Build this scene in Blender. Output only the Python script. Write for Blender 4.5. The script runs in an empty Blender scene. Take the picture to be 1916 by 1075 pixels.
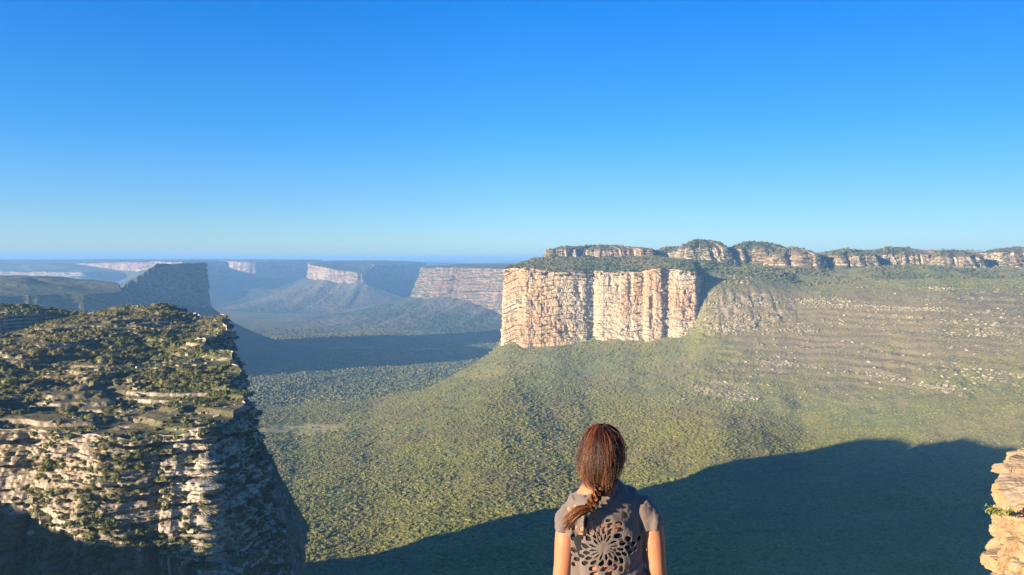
import bpy, bmesh, math, random
import numpy as np
from mathutils import Vector, Matrix, Euler

# ------------------------------------------------------------------ scale
# metres; the eye is at the origin (z = 0), +Y looks down the valley.
F = 1504.0                      # focal length of the photograph in its own pixels
def X_at(px, D): return (px - 958.0) / F * D
def Z_at(py, D): return -(py - 486.0) / F * D

SUN_AZ, SUN_EL = math.radians(60.0), math.radians(11.8)      # heading of the light, height of the sun
LDIR = np.array([math.sin(SUN_AZ)*math.cos(SUN_EL), math.cos(SUN_AZ)*math.cos(SUN_EL), -math.sin(SUN_EL)])

scene = bpy.context.scene
col = scene.collection
rng = np.random.default_rng(7)
random.seed(7)

# ------------------------------------------------------------------ noise
_T2 = np.random.default_rng(11).random((256, 256)) * 2 - 1
_T3 = np.random.default_rng(12).random((64, 64, 64)) * 2 - 1
def n2(x, y):
    xi = np.floor(x); yi = np.floor(y)
    fx = x - xi; fy = y - yi
    fx = fx*fx*(3-2*fx); fy = fy*fy*(3-2*fy)
    x0 = xi.astype(np.int64) & 255; y0 = yi.astype(np.int64) & 255
    x1 = (x0+1) & 255; y1 = (y0+1) & 255
    a = _T2[x0, y0]; b = _T2[x1, y0]; c = _T2[x0, y1]; d = _T2[x1, y1]
    return (a+(b-a)*fx)*(1-fy) + (c+(d-c)*fx)*fy
def n3(x, y, z):
    xi = np.floor(x); yi = np.floor(y); zi = np.floor(z)
    fx = x-xi; fy = y-yi; fz = z-zi
    fx = fx*fx*(3-2*fx); fy = fy*fy*(3-2*fy); fz = fz*fz*(3-2*fz)
    x0 = xi.astype(np.int64) & 63; y0 = yi.astype(np.int64) & 63; z0 = zi.astype(np.int64) & 63
    x1 = (x0+1) & 63; y1 = (y0+1) & 63; z1 = (z0+1) & 63
    def L(zz):
        a = _T3[x0, y0, zz]; b = _T3[x1, y0, zz]; c = _T3[x0, y1, zz]; d = _T3[x1, y1, zz]
        return (a+(b-a)*fx)*(1-fy) + (c+(d-c)*fx)*fy
    return L(z0)*(1-fz) + L(z1)*fz
def fbm2(x, y, oct=4, gain=.5, seed=0.0):
    s = 0; a = 1; t = 0
    x = x + seed*17.3; y = y - seed*9.1
    for i in range(oct):
        s = s + a*n2(x, y); t += a; a *= gain
        x, y = (x*.8 - y*.6)*2.03 + 3.7, (x*.6 + y*.8)*2.03 + 1.9
    return s/t
def fbm3(x, y, z, oct=4, gain=.5, seed=0.0):
    s = 0; a = 1; t = 0
    x = x + seed*7.3; y = y - seed*5.1
    for i in range(oct):
        s = s + a*n3(x, y, z); t += a; a *= gain
        x, y, z = (x*.8 - y*.6)*2.03 + 3.7, (x*.6 + y*.8)*2.03 + 1.9, z*2.03 + 5.3
    return s/t
def ridged2(x, y, oct=3, seed=0.0):
    s = 0; a = 1; t = 0
    x = x + seed*13.3; y = y - seed*4.1
    for i in range(oct):
        s = s + a*(1-2*np.abs(n2(x, y))); t += a; a *= .5
        x, y = (x*.8 - y*.6)*2.03 + 3.7, (x*.6 + y*.8)*2.03 + 1.9
    return s/t
def sstep(a, b, x):
    t = np.clip((x-a)/(b-a), 0, 1); return t*t*(3-2*t)
def terrace(z, h, sharp=.75):
    """turn a smooth height into steps h high with steep risers"""
    k = z/h; i = np.floor(k); f = k-i
    w = np.where(f < sharp, f/sharp*.25, .25+(f-sharp)/(1-sharp)*.75)
    return (i+w)*h

# ------------------------------------------------------------------ objects
def tag(o, label=None, cat=None, group=None, kind=None):
    if label: o['label'] = label
    if cat: o['category'] = cat
    if group: o['group'] = group
    if kind: o['kind'] = kind
    return o
def link(o, parent=None):
    col.objects.link(o)
    if parent is not None: o.parent = parent
    return o
def grid_mesh(name, P, mat, wrap=False, smooth=False, attrs=None, flip=False):
    """P: (rows, cols, 3) array of points -> one mesh sheet"""
    R, Cn, _ = P.shape
    me = bpy.data.meshes.new(name)
    idx = np.arange(R*Cn).reshape(R, Cn)
    if wrap: idx = np.concatenate([idx, idx[:, :1]], axis=1)
    a = idx[:-1, :-1].ravel(); b = idx[:-1, 1:].ravel(); c = idx[1:, 1:].ravel(); d = idx[1:, :-1].ravel()
    q = np.stack([a, d, c, b] if flip else [a, b, c, d], axis=1)
    n = len(q)
    me.vertices.add(R*Cn); me.vertices.foreach_set('co', P.reshape(-1).astype(np.float32))
    me.loops.add(n*4); me.loops.foreach_set('vertex_index', q.ravel().astype(np.int32))
    me.polygons.add(n); me.polygons.foreach_set('loop_start', np.arange(0, n*4, 4, dtype=np.int32))
    me.polygons.foreach_set('use_smooth', np.full(n, smooth))
    me.update(calc_edges=True)
    for k, v in (attrs or {}).items():
        at = me.attributes.new(k, 'FLOAT', 'POINT'); at.data.foreach_set('value', v.reshape(-1).astype(np.float32))
    me.materials.append(mat)
    return bpy.data.objects.new(name, me)

# ------------------------------------------------------------------ materials
def new_mat(name):
    m = bpy.data.materials.new(name); m.use_nodes = True
    nt = m.node_tree; nt.nodes.clear()
    out = nt.nodes.new('ShaderNodeOutputMaterial'); bs = nt.nodes.new('ShaderNodeBsdfPrincipled')
    nt.links.new(bs.outputs[0], out.inputs[0])
    bs.inputs['Roughness'].default_value = .9
    bs.inputs['Specular IOR Level'].default_value = .15
    return m, nt, bs
class NT:
    def __init__(s, nt): s.nt = nt
    def n(s, t, **k):
        o = s.nt.nodes.new(t)
        for a, b in k.items(): setattr(o, a, b)
        return o
    def l(s, a, b): s.nt.links.new(a, b)
    def val(s, sock, v):
        if isinstance(v, (int, float)): sock.default_value = v
        elif isinstance(v, tuple): sock.default_value = v if len(v) == len(sock.default_value) else (*v, 1)
        else: s.l(v, sock)
    def pos(s): return s.n('ShaderNodeNewGeometry').outputs['Position']
    def vscale(s, v, sc):
        o = s.n('ShaderNodeVectorMath', operation='MULTIPLY'); s.l(v, o.inputs[0]); o.inputs[1].default_value = sc; return o.outputs[0]
    def noise(s, v, scale, detail=4, rough=.55, dist=0):
        o = s.n('ShaderNodeTexNoise'); s.l(v, o.inputs['Vector']); o.inputs['Scale'].default_value = scale
        o.inputs['Detail'].default_value = detail; o.inputs['Roughness'].default_value = rough; o.inputs['Distortion'].default_value = dist
        return o.outputs['Fac']
    def ramp(s, f, stops):
        o = s.n('ShaderNodeValToRGB'); s.l(f, o.inputs[0]); cr = o.color_ramp
        while len(cr.elements) < len(stops): cr.elements.new(.5)
        for e, (p, c) in zip(cr.elements, stops):
            e.position = p; e.color = (*c, 1) if len(c) == 3 else c
        return o.outputs[0]
    def math(s, op, a, b=0, clamp=False):
        o = s.n('ShaderNodeMath', operation=op, use_clamp=clamp); s.val(o.inputs[0], a); s.val(o.inputs[1], b); return o.outputs[0]
    def mix(s, f, a, b, mode='MIX'):
        o = s.n('ShaderNodeMix', data_type='RGBA', blend_type=mode)
        s.val(o.inputs[0], f); s.val(o.inputs[6], a); s.val(o.inputs[7], b); return o.outputs[2]
    def attr(s, name): return s.n('ShaderNodeAttribute', attribute_name=name).outputs['Fac']
    def mapr(s, v, a, b, c=0, d=1):
        o = s.n('ShaderNodeMapRange'); s.l(v, o.inputs[0])
        for i, q in enumerate((a, b, c, d)): o.inputs[i+1].default_value = q
        return o.outputs[0]
def rock_veg_mat(name, unit=1.0, rock=((.42,.33,.22), (.55,.36,.2), (.62,.52,.38)), veg=((.055,.075,.025), (.11,.115,.045)),
                 thr=(.45, .62), streak=1.0, bump=1.0, dark=(.16,.13,.11), use_attr=False):
    """bedded sandstone where steep, scrub where flat; unit = size of the finest feature in metres"""
    m, nt, bs = new_mat(name); t = NT(nt)
    p = t.pos()
    bed = t.noise(t.vscale(p, (.12, .12, 1.0)), 1/(6*unit), 6, .6)
    big = t.noise(p, 1/(45*unit), 3, .5)
    fine = t.noise(t.vscale(p, (1, 1, 1.6)), 1/(1.6*unit), 5, .65)
    stre = t.noise(t.vscale(p, (1, 1, .28)), 1/(3.2*unit), 5, .6, .8)
    c1 = t.ramp(bed, [(.3, rock[0]), (.52, rock[2]), (.7, rock[0])])
    c2 = t.mix(t.mapr(big, .45, .6), c1, rock[1])
    c3 = t.mix(t.math('MULTIPLY', t.mapr(stre, .5, .66), .75*streak), c2, dark)
    c4 = t.mix(t.mapr(stre, .3, .42, .55, 0), c3, (min(rock[2][0]*1.15,1), rock[2][1]*1.15, rock[2][2]*1.15))
    c5 = t.mix(t.mapr(fine, .35, .5, .6, 0), c4, (.2, .15, .11))
    vg = t.ramp(t.noise(p, 1/(5*unit), 5, .65), [(.35, veg[0]), (.65, veg[1])])
    vg = t.mix(t.mapr(t.noise(p, 1/(60*unit), 3), .45, .62), vg, (.17, .135, .075))
    nz = t.n('ShaderNodeSeparateXYZ'); t.l(t.n('ShaderNodeNewGeometry').outputs['Normal'], nz.inputs[0])
    k = t.math('ADD', nz.outputs[2], t.math('MULTIPLY', t.math('SUBTRACT', t.noise(p, 1/(3.5*unit), 5, .7), .5), .7))
    if use_attr: k = t.math('ADD', k, t.attr('veg'))
    f = t.mapr(k, *thr)
    t.l(t.mix(f, c5, vg), bs.inputs['Base Color'])
    if bump:
        b = t.n('ShaderNodeBump'); b.inputs['Strength'].default_value = .6; b.inputs['Distance'].default_value = unit*.8*bump
        t.l(t.math('ADD', fine, t.math('MULTIPLY', bed, .7)), b.inputs['Height']); t.l(b.outputs[0], bs.inputs['Normal'])
    return m

# ------------------------------------------------------------------ mesas
def closed_outline(pts, n, dens=None):
    """pts rows (x, y, extra...) -> n samples around a closed rounded outline"""
    P = np.array(pts, float); P = np.vstack([P, P[:1]])
    seg = np.hypot(*np.diff(P[:, :2], axis=0).T)
    w = seg*(np.array(dens) if dens is not None else 1)
    s = np.concatenate([[0], np.cumsum(w)]); t = np.linspace(0, s[-1], n, endpoint=False)
    Q = np.stack([np.interp(t, s, P[:, k]) for k in range(P.shape[1])], 1)
    return Q
def smooth_wrap(A, k):
    if k < 1: return A
    ker = np.hanning(2*k+3)[1:-1]; ker /= ker.sum()
    pad = np.concatenate([A[-k-1:], A, A[:k+1]])
    return np.stack([np.convolve(pad[:, j], ker, 'same')[k+1:-k-1] for j in range(A.shape[1])], 1)
def make_mesa(name, pts, centre, mat, n=900, dens=None, smooth=4, n_top=60, n_cliff=90, n_talus=40, topfn=None, dome=0,
              foot=-285, talus_w=300, lean=.12, butt=(18, 60), crack=(3, 14), ledge=(1.5, 5), fine=(.6, 3), top_noise=(2, 30),
              gully=(8, 70), seed=1.0, terr=None, top_pow=1.0, cove=(0, 100), smoothf=False, edge_round=0.0, attrs=None, post=None, rim=(0, 30), base_n=(0, 60), crack_z=6, tal_n=1.5, rough=(0, 5), warp_k=1.0, veg_top=0.0, talus_pow=1.9, veg_talus=0.0):
    """one table mountain: bedded top, jointed cliff, concave talus. pts rows: x, y, z_edge, z_base"""
    Q = smooth_wrap(closed_outline(pts, n, dens), smooth)
    x, y, ze, zb = Q[:, 0], Q[:, 1], Q[:, 2], Q[:, 3]
    dx = np.roll(x, -1)-np.roll(x, 1); dy = np.roll(y, -1)-np.roll(y, 1); L = np.hypot(dx, dy)+1e-9
    nx, ny = dy/L, -dx/L                       # outward for a counter-clockwise outline
    area = np.sum(x*np.roll(y, -1)-np.roll(x, -1)*y)
    if area < 0: nx, ny = -nx, -ny
    A = smooth_wrap(np.stack([nx, ny], 1), max(smooth, 3)); nx, ny = A[:, 0], A[:, 1]
    cx, cy = centre
    rx, ry = x-cx, y-cy; rl = np.hypot(rx, ry); rx, ry = rx/rl, ry/rl
    tx, ty = nx*.55+rx*.45, ny*.55+ry*.45; tl = np.hypot(tx, ty); tx, ty = tx/tl, ty/tl
    if cove[0]:
        c = cove[0]*fbm2(x/cove[1], y/cove[1], 3, .5, seed+3); x = x+nx*c; y = y+ny*c
    zb = zb + base_n[0]*fbm2(x/base_n[1], y/base_n[1], 4, .55, seed+17)
    ze = ze + rim[0]*fbm2(x/rim[1], y/rim[1], 4, .55, seed+13)
    # cliff
    V = np.linspace(0, 1, n_cliff)[:, None]
    Z = ze[None]+(zb-ze)[None]*V
    H = (ze-zb)[None]
    b = butt[0]*(ridged2(x/butt[1], y/butt[1], 3, seed)[None] * (.6+.4*V)) if butt[0] else 0
    warp = warp_k*2*fbm2(x/70, y/70, 2, .5, seed)[None]*ledge[1]
    cr = crack[0]*np.minimum(0, fbm3(x[None]/crack[1], y[None]/crack[1], Z/(crack[1]*crack_z), 3, .6, seed)+.05)*2
    k = (Z+warp)/ledge[1]; i = np.floor(k); f = k-i
    led = ledge[0]*(n3(i*7.31+seed, x[None]/(ledge[1]*5)+i*3.1, y[None]/(ledge[1]*5)) + .8*(.5-f))
    k2 = (Z+warp*1.3)/(ledge[1]*.31); i2 = np.floor(k2)
    led = led + .45*ledge[0]*n3(i2*5.17+seed, x[None]/(ledge[1]*1.3)+i2*1.7, y[None]/(ledge[1]*1.3))
    fi = fine[0]*fbm3(x[None]/fine[1], y[None]/fine[1], Z/fine[1]*1.4, 3, .6, seed+2)
    prof = lean*H*V - edge_round*(1-V)**6
    off = b+cr+led+fi+prof
    fade = sstep(0, .03, V)
    off = off*fade + (b if np.ndim(b) else 0)*(1-fade)
    CX = x[None]+nx[None]*off; CY = y[None]+ny[None]*off
    # top
    U = (np.linspace(0, 1, n_top, endpoint=False)[:, None])**(.6)
    ex, ey = CX[0], CY[0]
    TX = cx+(ex-cx)[None]*U; TY = cy+(ey-cy)[None]*U
    if topfn is not None:
        TZ = topfn(TX, TY)
        w = sstep(.9, 1, U); TZ = TZ*(1-w)+ze[None]*w
    else:
        zc = float(np.mean(ze)); TZ = zc+(ze[None]-zc)*U**2 + dome*(1-U**2.2)
    bed = top_noise[0]*fbm2(TX/top_noise[1], TY/top_noise[1], 5, .55, seed+5) + rough[0]*fbm2(TX/rough[1], TY/rough[1], 3, .6, seed+6)
    TZ = TZ+bed*(1-U**8)
    if terr: TZ = TZ*(1-terr[1]) + terr[1]*terrace(TZ+fbm2(TX/40, TY/40, 3, .5, 3)*1.2, terr[0])
    # talus
    T = np.linspace(0, 1, n_talus+1)[1:, None]
    tw = talus_w if talus_w is not None else Q[:, 4][None]
    g = gully[0]*ridged2(x[None]/gully[1]+0*T, y[None]/gully[1]+0*T, 3, seed+8)*np.sin(np.pi*np.clip(T, 0, 1)**.7)
    E = smooth_wrap(np.stack([CX[-1], CY[-1]], 1), 14); wE = sstep(0, .12, T)
    SX = CX[-1][None]*(1-wE)+E[:, 0][None]*wE+tx[None]*tw*T; SY = CY[-1][None]*(1-wE)+E[:, 1][None]*wE+ty[None]*tw*T
    SZ = zb[None]+(foot-zb)[None]*(1-(1-T)**talus_pow) - g*.5 + tal_n*(fbm2(SX/20, SY/20, 5, .6) + .8*ridged2(SX/gully[1]*1.3, SY/gully[1]*.8, 3, seed+9))*np.minimum(1, T*6)*(gully[0] > 0)
    SX = SX+rx[None]*0; P = np.concatenate([np.stack([TX, TY, TZ], 2), np.stack([CX, CY, Z], 2), np.stack([SX, SY, SZ], 2)], 0)
    if veg_talus:
        va = np.zeros(P.shape[:2]); va[n_top+n_cliff-1:] = veg_talus
        va[:n_top] = veg_top
        va[n_top:n_top+n_cliff] = .28*np.clip(fbm2(x/9, y/9, 3, .6, seed+20)[None]*1.2 + fbm3(CX/16, CY/16, Z/7, 3, .6, seed+21)*1.6 - .1, -.3, 1)
        attrs = dict(attrs or {}, veg=va)
    if post is not None: P = post(P, n_top, n_cliff)
    o = grid_mesh(name, P, mat, wrap=True, smooth=smoothf, flip=(area > 0), attrs=attrs)
    return o, P
# ------------------------------------------------------------------ valley floor and slopes, one sheet to the horizon
FLOOR = -280.0
COLS = {   # pixel column -> (depth, pixel row) or (depth, ('z', height))
 -700: [(60,('z',-90)),(300,('z',-190)),(600,('z',-285)),(1500,('z',-285)),(2800,('z',-285)),(9000,('z',-285))],
 300:  [(60,('z',-80)),(300,('z',-190)),(560,('z',-262)),(1500,('z',-272)),(2800,('z',-283)),(9000,('z',-285))],
 560:  [(60,('z',-80)),(300,('z',-175)),(620,('z',-262)),(1020,('z',-276)),(1500,('z',-276)),(2148,('z',-281)),(9000,('z',-285))],
 700:  [(60,('z',-80)),(300,('z',-175)),(680,1075),(990,900),(1350,('z',-262)),(1500,('z',-262)),(1800,('z',-280)),(9000,('z',-285))],
 800:  [(60,('z',-80)),(300,('z',-170)),(665,1075),(950,900),(1330,760),(1450,722),(1620,('z',-264)),(1900,('z',-283)),(9000,('z',-285))],
 860:  [(60,('z',-80)),(300,('z',-170)),(655,1075),(940,900),(1280,760),(1500,689),(1680,('z',-255)),(1950,('z',-283)),(9000,('z',-285))],
 905:  [(60,('z',-80)),(300,('z',-170)),(650,1075),(925,900),(1250,760),(1400,710),(1510,664),(1700,('z',-230)),(2000,('z',-283)),(9000,('z',-285))],
 945:  [(60,('z',-80)),(300,('z',-165)),(645,1075),(920,900),(1240,760),(1400,698),(1520,641),(1560,('z',-150)),(2000,('z',-240)),(2300,('z',-283)),(9000,('z',-285))],
 1000: [(60,('z',-80)),(300,('z',-160)),(635,1075),(920,900),(1240,760),(1400,692),(1505,644),(1530,('z',-150)),(1560,('z',-60)),(1700,('z',-30)),(2000,('z',-60)),(2500,('z',-283)),(9000,('z',-285))],
 1100: [(60,('z',-80)),(300,('z',-150)),(620,1075),(930,900),(1240,760),(1400,690),(1505,640),(1530,('z',-140)),(1560,('z',-40)),(1700,484),(2300,('z',-25)),(9000,('z',-60))],
 1200: [(60,('z',-80)),(300,('z',-145)),(590,1075),(900,900),(1210,760),(1370,690),(1485,636),(1510,('z',-130)),(1540,('z',-40)),(1700,484),(2300,('z',-25)),(9000,('z',-60))],
 1288: [(60,('z',-80)),(300,('z',-142)),(565,1075),(870,900),(1170,760),(1340,685),(1460,628),(1510,('z',-120)),(1540,('z',-40)),(1700,488),(2300,('z',-25)),(9000,('z',-60))],
 1312: [(60,('z',-80)),(300,('z',-140)),(558,1075),(858,900),(1160,760),(1335,680),(1440,624),(1464,600),(1476,560),(1484,525),(1510,508),(1700,490),(2300,('z',-25)),(9000,('z',-60))],
 1340: [(60,('z',-80)),(300,('z',-140)),(550,1075),(850,900),(1150,760),(1330,680),(1425,622),(1455,590),(1472,555),(1488,527),(1520,511),(1600,503),(1700,492),(2300,('z',-22)),(9000,('z',-60))],
 1500: [(60,('z',-80)),(300,('z',-135)),(520,1075),(850,900),(1050,800),(1280,680),(1410,600),(1500,545),(1600,514),(1700,494),(2300,('z',-20)),(9000,('z',-60))],
 1750: [(60,('z',-80)),(300,('z',-138)),(470,1075),(760,900),(885,828),(1150,680),(1300,600),(1420,545),(1560,514),(1700,497),(2300,('z',-20)),(9000,('z',-60))],
 1916: [(60,('z',-80)),(300,('z',-138)),(430,1075),(700,890),(780,845),(1050,690),(1250,600),(1370,552),(1560,516),(1700,499),(2300,('z',-20)),(9000,('z',-60))],
 2700: [(60,('z',-80)),(300,('z',-138)),(420,1070),(600,900),(900,700),(1150,600),(1270,555),(1560,515),(1700,500),(2300,('z',-20)),(9000,('z',-60))],
}
DS = np.concatenate([np.geomspace(60, 4000, 420), np.geomspace(4200, 9000, 20)])
CP = np.array(sorted(COLS)); TAB = np.zeros((len(CP), len(DS)))
for i, c in enumerate(CP):
    dz = [(d, v[1] if isinstance(v, tuple) else Z_at(v, d)) for d, v in COLS[c]]
    TAB[i] = np.interp(DS, [a for a, b in dz], [b for a, b in dz])
PXF = np.arange(-700, 2701, 10.0)
TABF = np.stack([np.interp(PXF, CP, TAB[:, j]) for j in range(len(DS))], 1)
def _sm(A, k, ax):
    ker = np.hanning(2*k+3)[1:-1]; ker /= ker.sum()
    pad = [(0, 0), (0, 0)]; pad[ax] = (k, k)
    return np.apply_along_axis(lambda v: np.convolve(v, ker, 'valid'), ax, np.pad(A, pad, mode='edge'))
TABF = _sm(_sm(TABF, 1, 0), 3, 1)
def table_z(px, D):
    px = np.clip(px, PXF[0], PXF[-1]-1e-3); D = np.clip(D, DS[0], DS[-1]-1e-3)
    a = (px-PXF[0])/10.0; i = np.floor(a).astype(int); f = a-i
    j = np.clip(np.searchsorted(DS, D)-1, 0, len(DS)-2); g = (D-DS[j])/(DS[j+1]-DS[j])
    return (TABF[i, j]*(1-g)+TABF[i, j+1]*g)*(1-f) + (TABF[i+1, j]*(1-g)+TABF[i+1, j+1]*g)*f
def ground_z(x, y, detail=True):
    r = np.hypot(x, y); a = np.arctan2(x, y)
    ac = np.clip(a, -1.05, .86)
    D = np.where(np.abs(a-ac) > 1e-9, r*np.cos(ac), y); px = 958+F*np.tan(ac)
    D = np.maximum(D, 60)
    z = table_z(px, D)
    z = np.where(r > 9000, z, z)
    if not detail: return z
    slope_m = sstep(300, 500, r)*(1-sstep(2500, 5000, r)*.6)
    # gullies running down the talus below the cliff
    u = (px-1100)/90.0 + (D-1400)/500*1.1
    gl = (ridged2(u*1.0, D/900, 3, 4.0)*1.4*(1-sstep(1180, 1330, px)) + fbm2(u*1.3+9, D/500, 3, .5, 5)*3*sstep(1180, 1330, px))*sstep(560, 900, D)*(1-sstep(1380, 1480, D))*sstep(650, 900, px)
    z = z + gl + slope_m*(fbm2(x/160, y/160, 4, .5, 1)*7 + fbm2(x/22, y/22, 4, .55, 2)*1.8)
    # bedded rock steps on the right-hand slope
    m = sstep(1285, 1345, px)*sstep(1120, 1230, D+(px-1340)*.35)*(1-sstep(1470, 1540, D+(px-1340)*.22))
    zz = z + fbm2(x/55, y/55, 3, .5, 6)*5
    st = terrace(zz, 9.0, .62) - zz
    st2 = terrace(zz+3, 3.6, .6) - (zz+3)
    z = z + m*(st*.85*(.5+.5*sstep(-.1, .25, fbm2(x/70, y/70, 2, .5, 9))) + st2*.5)
    mk = sstep(1285, 1310, px)*(1-sstep(1420, 1540, px))*sstep(1395, 1420, D)*(1-sstep(1470, 1500, D))
    z = z + mk*(fbm2(x/11, y/11, 4, .6, 41)*5 - 3*np.clip(ridged2(x/13, y/40, 2, 42), 0, 1))
    # rounded knolls on the plateau top
    mt = sstep(1540, 1600, D)*(1-sstep(2600, 3200, D))*sstep(1010, 1080, px)
    z = z + mt*(fbm2(x/90, y/70, 3, .5, 12)*9 + np.maximum(0, fbm2(x/45, y/45, 3, .5, 14))*8)
    return z

def ring_sheet():
    az = np.concatenate([np.arange(-180, -40, 2.0), np.arange(-40, -33, .3), np.arange(-33, 33, .05), np.arange(33, 42, .3), np.arange(42, 180, 2.0)])
    az = np.radians(az)
    r = np.concatenate([np.geomspace(30, 420, 40, endpoint=False), np.geomspace(420, 1700, 620, endpoint=False),
                        np.geomspace(1700, 6000, 200, endpoint=False), np.geomspace(6000, 42000, 30)])
    A, R = np.meshgrid(az, r); x = np.sin(A)*R; y = np.cos(A)*R
    z = ground_z(x, y)
    z = np.where(R < 60, -95, z)
    return np.stack([x, y, z], 2)
GP = ring_sheet()

def ground_material():
    m, nt, bs = new_mat('scrub_ground'); t = NT(nt); p = t.pos()
    base = t.ramp(t.noise(p, 1/4.0, 6, .7), [(.3, (.09,.11,.03)), (.55, (.19,.2,.065)), (.75, (.27,.26,.09))])
    dry = t.mapr(t.noise(p, 1/170.0, 5, .6), .46, .6)
    base = t.mix(t.math('MULTIPLY', dry, .6), base, (.27,.21,.1))
    base = t.mix(t.attr('bare'), base, t.mix(t.noise(p, 1/14.0, 5, .7), (.32,.28,.09), (.46,.39,.16)))
    rock = t.ramp(t.noise(t.vscale(p, (.3, .3, 1)), 1/3.0, 5, .65), [(.3, (.13,.1,.07)), (.5, (.3,.23,.16)), (.7, (.46,.38,.28))])
    nz = t.n('ShaderNodeSeparateXYZ'); t.l(t.n('ShaderNodeNewGeometry').outputs['Normal'], nz.inputs[0])
    k = t.math('ADD', nz.outputs[2], t.math('MULTIPLY', t.math('SUBTRACT', t.noise(p, 1/9.0, 5, .7), .5), .55))
    f = t.math('MULTIPLY', t.mapr(k, .74, .66), t.attr('rocky'), True)
    base = t.mix(t.math('MULTIPLY', t.attr('rocky'), .62), base, (.21,.15,.095))
    t.l(t.mix(f, base, rock), bs.inputs['Base Color'])
    b = t.n('ShaderNodeBump'); b.inputs['Strength'].default_value = .7; b.inputs['Distance'].default_value = 1.6
    t.l(t.noise(p, 1/5.0, 5, .7), b.inputs['Height']); t.l(b.outputs[0], bs.inputs['Normal'])
    return m
gx, gy = GP[:, :, 0], GP[:, :, 1]
gpx = 958+F*gx/np.maximum(gy, 1); gD = gy
def blob(x0, y0, rx, ry, ang=0, soft=.5, sd=0):
    ca, sa = math.cos(ang), math.sin(ang); u = ((gx-x0)*ca+(gy-y0)*sa)/rx; v = (-(gx-x0)*sa+(gy-y0)*ca)/ry
    d = np.hypot(u, v) + .5*fbm2(gx/60+sd, gy/60, 4, .6, sd)
    return 1-sstep(1-soft, 1+soft*.3, d)
BARE = np.zeros_like(gx)
for (px_, D_, rx, ry, s_, sd) in [(560,1290,110,42,.9,1),(640,1380,60,26,.5,2),(720,2560,300,40,.7,3),(860,2440,330,26,.55,4),(600,2700,160,30,.4,5),(430,5000,220,60,.9,6),(520,3800,160,50,.4,7)]:
    BARE = np.maximum(BARE, s_*blob(X_at(px_, D_), D_, rx, ry, 0, .6, sd))
_wp = 90*fbm2(gx/70, gy/90, 4, .6, 61)*(gD < 1400)
ROCKY = sstep(1275, 1400, gpx+_wp)*sstep(1110, 1300, gD+(gpx-1340)*.33+_wp*.8)*(1-sstep(1500, 1580, gD+(gpx-1340)*.2))*(gy > 0)
ground = grid_mesh('ground', GP, ground_material(), wrap=True, smooth=True, attrs={'bare': BARE, 'rocky': ROCKY}, flip=False)
link(ground); tag(ground, 'green and brown scrub covered valley floor and slopes below the cliffs', None, kind='structure')

# ------------------------------------------------------------------ the table mountains
M_near = rock_veg_mat('near_sandstone', unit=.8, rock=((.3,.26,.2), (.38,.31,.23), (.52,.46,.37)), veg=((.06,.07,.03), (.13,.13,.06)), thr=(.62, .84), dark=(.07,.065,.06), streak=1, use_attr=True)
M_main = rock_veg_mat('lit_sandstone', unit=2.2, rock=((.42,.32,.2), (.46,.3,.165), (.57,.48,.33)), veg=((.05,.07,.022), (.1,.11,.035)), thr=(.45, .65), dark=(.26,.19,.13), streak=.55)
M_far = rock_veg_mat('far_sandstone', use_attr=True, unit=9, rock=((.3,.2,.13), (.34,.2,.12), (.46,.35,.24)), veg=((.05,.07,.025), (.1,.11,.045)), thr=(.36, .52), dark=(.14,.1,.08), streak=.9)
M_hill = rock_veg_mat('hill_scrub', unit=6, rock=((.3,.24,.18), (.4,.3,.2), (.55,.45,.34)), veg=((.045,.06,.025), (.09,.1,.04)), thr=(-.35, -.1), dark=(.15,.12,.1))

def mesa_px(pts): return [(X_at(px, D), D, ze, zb) for px, D, ze, zb in pts]

# main sunlit cliff
main_pts = mesa_px([(944,1530,-16,-157),(985,1500,-15,-158),(1040,1496,-24,-154),(1092,1500,-25,-152),(1110,1509,-22,-148),(1124,1500,-22,-147),(1150,1494,-24,-146),
  (1204,1488,-23,-143),(1213,1476,-17,-145),(1236,1470,-16,-149),(1250,1479,-17,-138),(1270,1468,-18,-142),(1300,1468,-22,-134),(1312,1500,-30,-110),(1315,1560,-35,-90),(1310,1700,-20,-60),(1180,1800,-10,-60),(1020,1790,-10,-200),(965,1700,-10,-200)])
def main_top(x, y): return -20 + (y-1500)*.105 - 9*sstep(60, 0, x)*sstep(1560,1700,y) + fbm2(x/30, y/30, 4, .5, 3)*4
mesa_main, P_main = make_mesa('mesa', main_pts, (X_at(1130, 1640), 1640), M_main, n=1500, dens=[4]*14+[1]*5, smooth=3, n_top=90, n_cliff=150, n_talus=14, topfn=main_top,
  foot=-290, talus_w=70, lean=.04, butt=(4.5, 42), crack=(3.6, 12), ledge=(2.0, 8), fine=(2.6, 6), gully=(0, 60), rim=(4, 25), seed=2.0, crack_z=2.2)
link(mesa_main); tag(mesa_main, 'sunlit cream and orange sandstone cliff above the green slope', None, kind='structure')

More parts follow.
